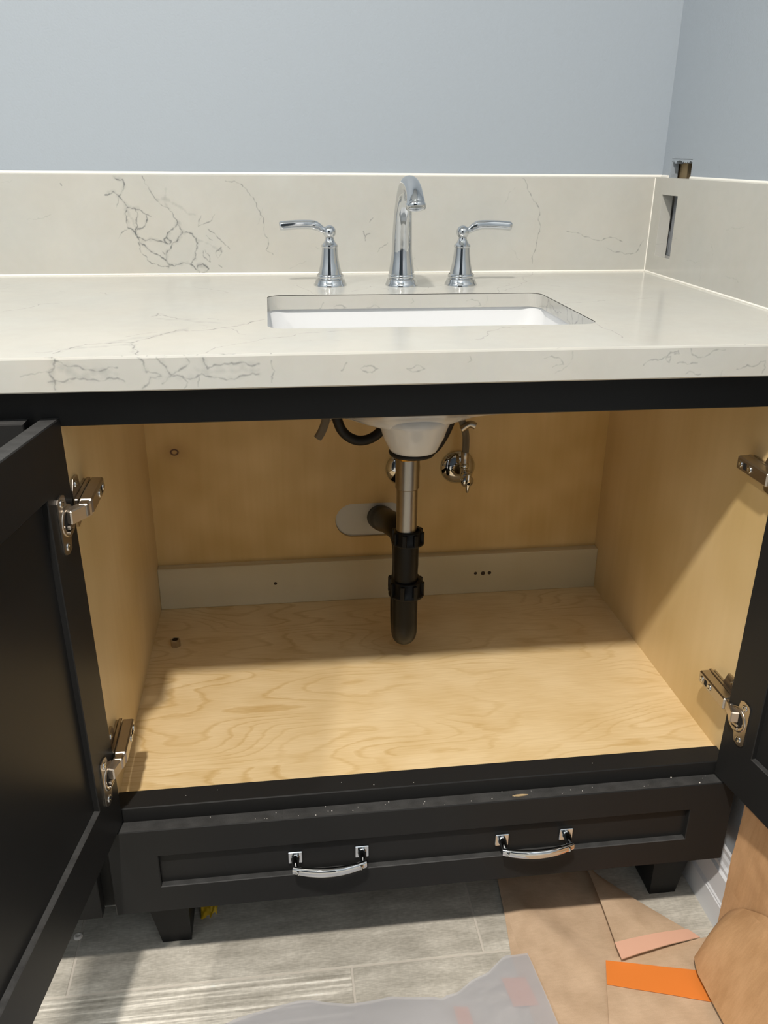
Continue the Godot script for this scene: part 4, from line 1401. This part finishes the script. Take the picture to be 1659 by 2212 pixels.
func papers():
	var nz := noise(9.0, 61, 3)
	# large sheet on the floor, with a long soft fold across it
	var st := start()
	var fold := func(p: Vector3, a: float, b: float) -> Vector3:
		var q := Vector2(p.x + 0.335, p.z - 0.50)
		var dir := Vector2(0.115, 0.19).normalized()
		var d := q.cross(dir)
		var s := q.dot(dir)
		var ridge := exp(-pow(d / 0.022, 2.0)) * smoothstep(0.0, 0.06, s) * (1.0 - smoothstep(0.16, 0.22, s)) * 0.0075
		return Vector3(0, 0.0016 + ridge + 0.0016 * (nz.get_noise_2d(p.x, p.z) + 0.6), 0)
	sheet(st, [Vector3(-0.3290, 0, 0.34), Vector3(-0.3325, 0, 0.484), Vector3(-0.3390, 0, 0.55), Vector3(-0.3480, 0, 0.624), Vector3(-0.345, 0, 0.70), Vector3(-0.34, 0, 1.0)], [Vector3(-0.190, 0, 0.34), Vector3(-0.182, 0, 0.49), Vector3(-0.155, 0, 0.56), Vector3(-0.100, 0, 0.645), Vector3(-0.05, 0, 0.72), Vector3(-0.05, 0, 1.0)], 40, 60, fold)
	var a := thing("kraft_sheet", "large brown paper sheet lying on the tiles under the drawer front", "paper sheet", Vector3(-0.2, 0, 0.6), "brown floor protection paper")
	part("paper", st, M.kraft, a)
	# lower right sheet with a bright strip of tape along its upper edge
	var b := thing("kraft_sheet", "brown paper sheet in the corner with a bright orange tape strip", "paper sheet", Vector3(-0.15, 0, 0.75), "brown floor protection paper")
	var low := func(p: Vector3, fa: float, fb: float) -> Vector3:
		return Vector3(0, 0.0085 + 0.0012 * nz.get_noise_2d(p.x + 3.0, p.z), 0)
	st = start()
	sheet(st, [Vector3(-0.2165, 0, 0.6480), Vector3(-0.2460, 0, 0.7380), Vector3(-0.30, 0, 1.0)], [Vector3(-0.035, 0, 0.625), Vector3(-0.04, 0, 0.72), Vector3(-0.04, 0, 1.0)], 24, 30, low)
	part("paper", st, M.kraft, b)
	st = start()
	sheet(st, [Vector3(-0.2165, 0, 0.6486), Vector3(-0.2290, 0, 0.6860)], [Vector3(-0.0700, 0, 0.6860), Vector3(-0.0880, 0, 0.7320)], 16, 4, func(p, fa, fb): return low.call(p, fa, fb) + Vector3(0, 0.0018, 0), 0.0003)
	part("tape_strip", st, M.tape, b, "bright orange masking tape")
	# folded strip lying over the others, its left edge lifted
	var c := thing("kraft_sheet", "folded brown paper strip with a faded pink tape edge, lying uppermost", "paper sheet", Vector3(-0.14, 0, 0.56), "brown floor protection paper")
	var lift := func(p: Vector3, fa: float, fb: float) -> Vector3:
		return Vector3(0, 0.0115 + 0.006 * (1.0 - fa) * smoothstep(0.15, 0.6, fb) + 0.003 * sin(fa * PI) + 0.001 * nz.get_noise_2d(p.x + 7.0, p.z), 0)
	var lc := [Vector3(-0.1795, 0, 0.40), Vector3(-0.1860, 0, 0.490), Vector3(-0.1905, 0, 0.570), Vector3(-0.1965, 0, 0.6560)]
	var rc := [Vector3(-0.1760, 0, 0.40), Vector3(-0.1760, 0, 0.492), Vector3(-0.1205, 0, 0.564), Vector3(-0.0640, 0, 0.6290)]
	st = start()
	sheet(st, lc, rc, 16, 30, lift)
	part("paper", st, M.kraft, c)
	st = start()
	sheet(st, [lc[3] - Vector3(-0.0005, 0, 0.0285), lc[3]], [rc[3] - Vector3(0.012, 0, 0.0160), rc[3]], 16, 4, func(p, fa, fb): return Vector3(0, 0.0125 + 0.006 * (1.0 - fa) + 0.003 * sin(fa * PI) + 0.001 * nz.get_noise_2d(p.x + 7.0, p.z), 0), 0.0003)
	part("tape_strip", st, M.tape_faded, c, "faded pink masking tape")
	# piece that hangs down the wall and spreads over the floor
	var d := thing("kraft_sheet", "brown paper hanging down the right wall and bending out over the floor", "paper sheet", Vector3(-0.05, 0, 0.75), "brown floor protection paper")
	st = start()
	var top := [Vector3(-0.0160, 0.275, 0.5990), Vector3(-0.0150, 0.275, 0.66), Vector3(-0.0120, 0.275, 0.80), Vector3(-0.0120, 0.275, 1.05)]
	var foot := [Vector3(-0.0345, 0.018, 0.6190), Vector3(-0.0335, 0.055, 0.6400), Vector3(-0.0300, 0.080, 0.66), Vector3(-0.0310, 0.120, 0.71), Vector3(-0.0310, 0.165, 0.80), Vector3(-0.0310, 0.180, 1.05)]
	sheet(st, top, foot, 24, 30, func(p, fa, fb): return Vector3(-0.0035 * absf(nz.get_noise_2d(p.z * 1.2, p.y * 1.6 + 4.0)) * sin(fa * PI), 0, 0.0006 * sin(p.y * 40.0)))
	part("hanging_paper", st, M.kraft_deep, d)
	st = start()
	var inner := [Vector3(-0.0345, 0.033, 0.6220), Vector3(-0.0335, 0.075, 0.6400), Vector3(-0.0310, 0.100, 0.66), Vector3(-0.0320, 0.140, 0.71), Vector3(-0.0320, 0.185, 0.80), Vector3(-0.0320, 0.200, 1.05)]
	var outer := [Vector3(-0.0450, 0.030, 0.6360), Vector3(-0.0650, 0.030, 0.6490), Vector3(-0.0950, 0.024, 0.6690), Vector3(-0.1010, 0.022, 0.6900), Vector3(-0.1000, 0.018, 0.7700), Vector3(-0.1050, 0.016, 1.05)]
	sheet(st, inner, outer, 20, 36, func(p, fa, fb): return Vector3(0, 0.016 * sin(fa * PI) * smoothstep(0.0, 0.14, fb) + 0.002 * nz.get_noise_2d(p.x, p.z), 0), 0.0012)
	part("spread_paper", st, M.kraft_deep, d)
	# torn plastic film over the tiles
	var f := thing("plastic_film", "torn sheet of cloudy translucent plastic film at the bottom edge", "plastic film", Vector3(-0.5, 0, 0.75))
	st = start()
	var edge := [Vector3(-0.800, 0, 0.700), Vector3(-0.7409, 0, 0.6770), Vector3(-0.700, 0, 0.6680), Vector3(-0.6602, 0, 0.6600), Vector3(-0.640, 0, 0.6610), Vector3(-0.615, 0, 0.6690), Vector3(-0.5916, 0, 0.6735), Vector3(-0.560, 0, 0.6725), Vector3(-0.530, 0, 0.6690), Vector3(-0.495, 0, 0.6745), Vector3(-0.470, 0, 0.6770), Vector3(-0.462, 0, 0.6810), Vector3(-0.455, 0, 0.6760), Vector3(-0.440, 0, 0.6735), Vector3(-0.415, 0, 0.6560), Vector3(-0.390, 0, 0.6470), Vector3(-0.372, 0, 0.6330), Vector3(-0.361, 0, 0.6240), Vector3(-0.345, 0, 0.6245), Vector3(-0.3250, 0, 0.6235)]
	var down := [Vector3(-0.80, 0, 1.0), Vector3(-0.60, 0, 1.0), Vector3(-0.45, 0, 0.95), Vector3(-0.37, 0, 0.84), Vector3(-0.3150, 0, 0.74)]
	sheet(st, edge, down, 30, 76, func(p, fa, fb): return Vector3(0, 0.0105 + 0.003 * nz.get_noise_2d(p.x * 0.7, p.z * 0.7), 0), 0.0003)
	part("film", st, M.plastic, f)
	for q in [[-0.372, -0.338, 0.655, 0.700], [-0.448, -0.428, 0.690, 0.78]]:
		st = start()
		sheet(st, [Vector3(q[0], 0.0055, q[2]), Vector3(q[0] + 0.006, 0.0055, q[3])], [Vector3(q[1], 0.0055, q[2] + 0.003), Vector3(q[1] + 0.007, 0.0055, q[3] + 0.002)], 4, 4, func(_p, _a, _b): return Vector3.ZERO, 0.0003)
		part("tape_patch", st, M.tape, f, "orange tape showing through the film")
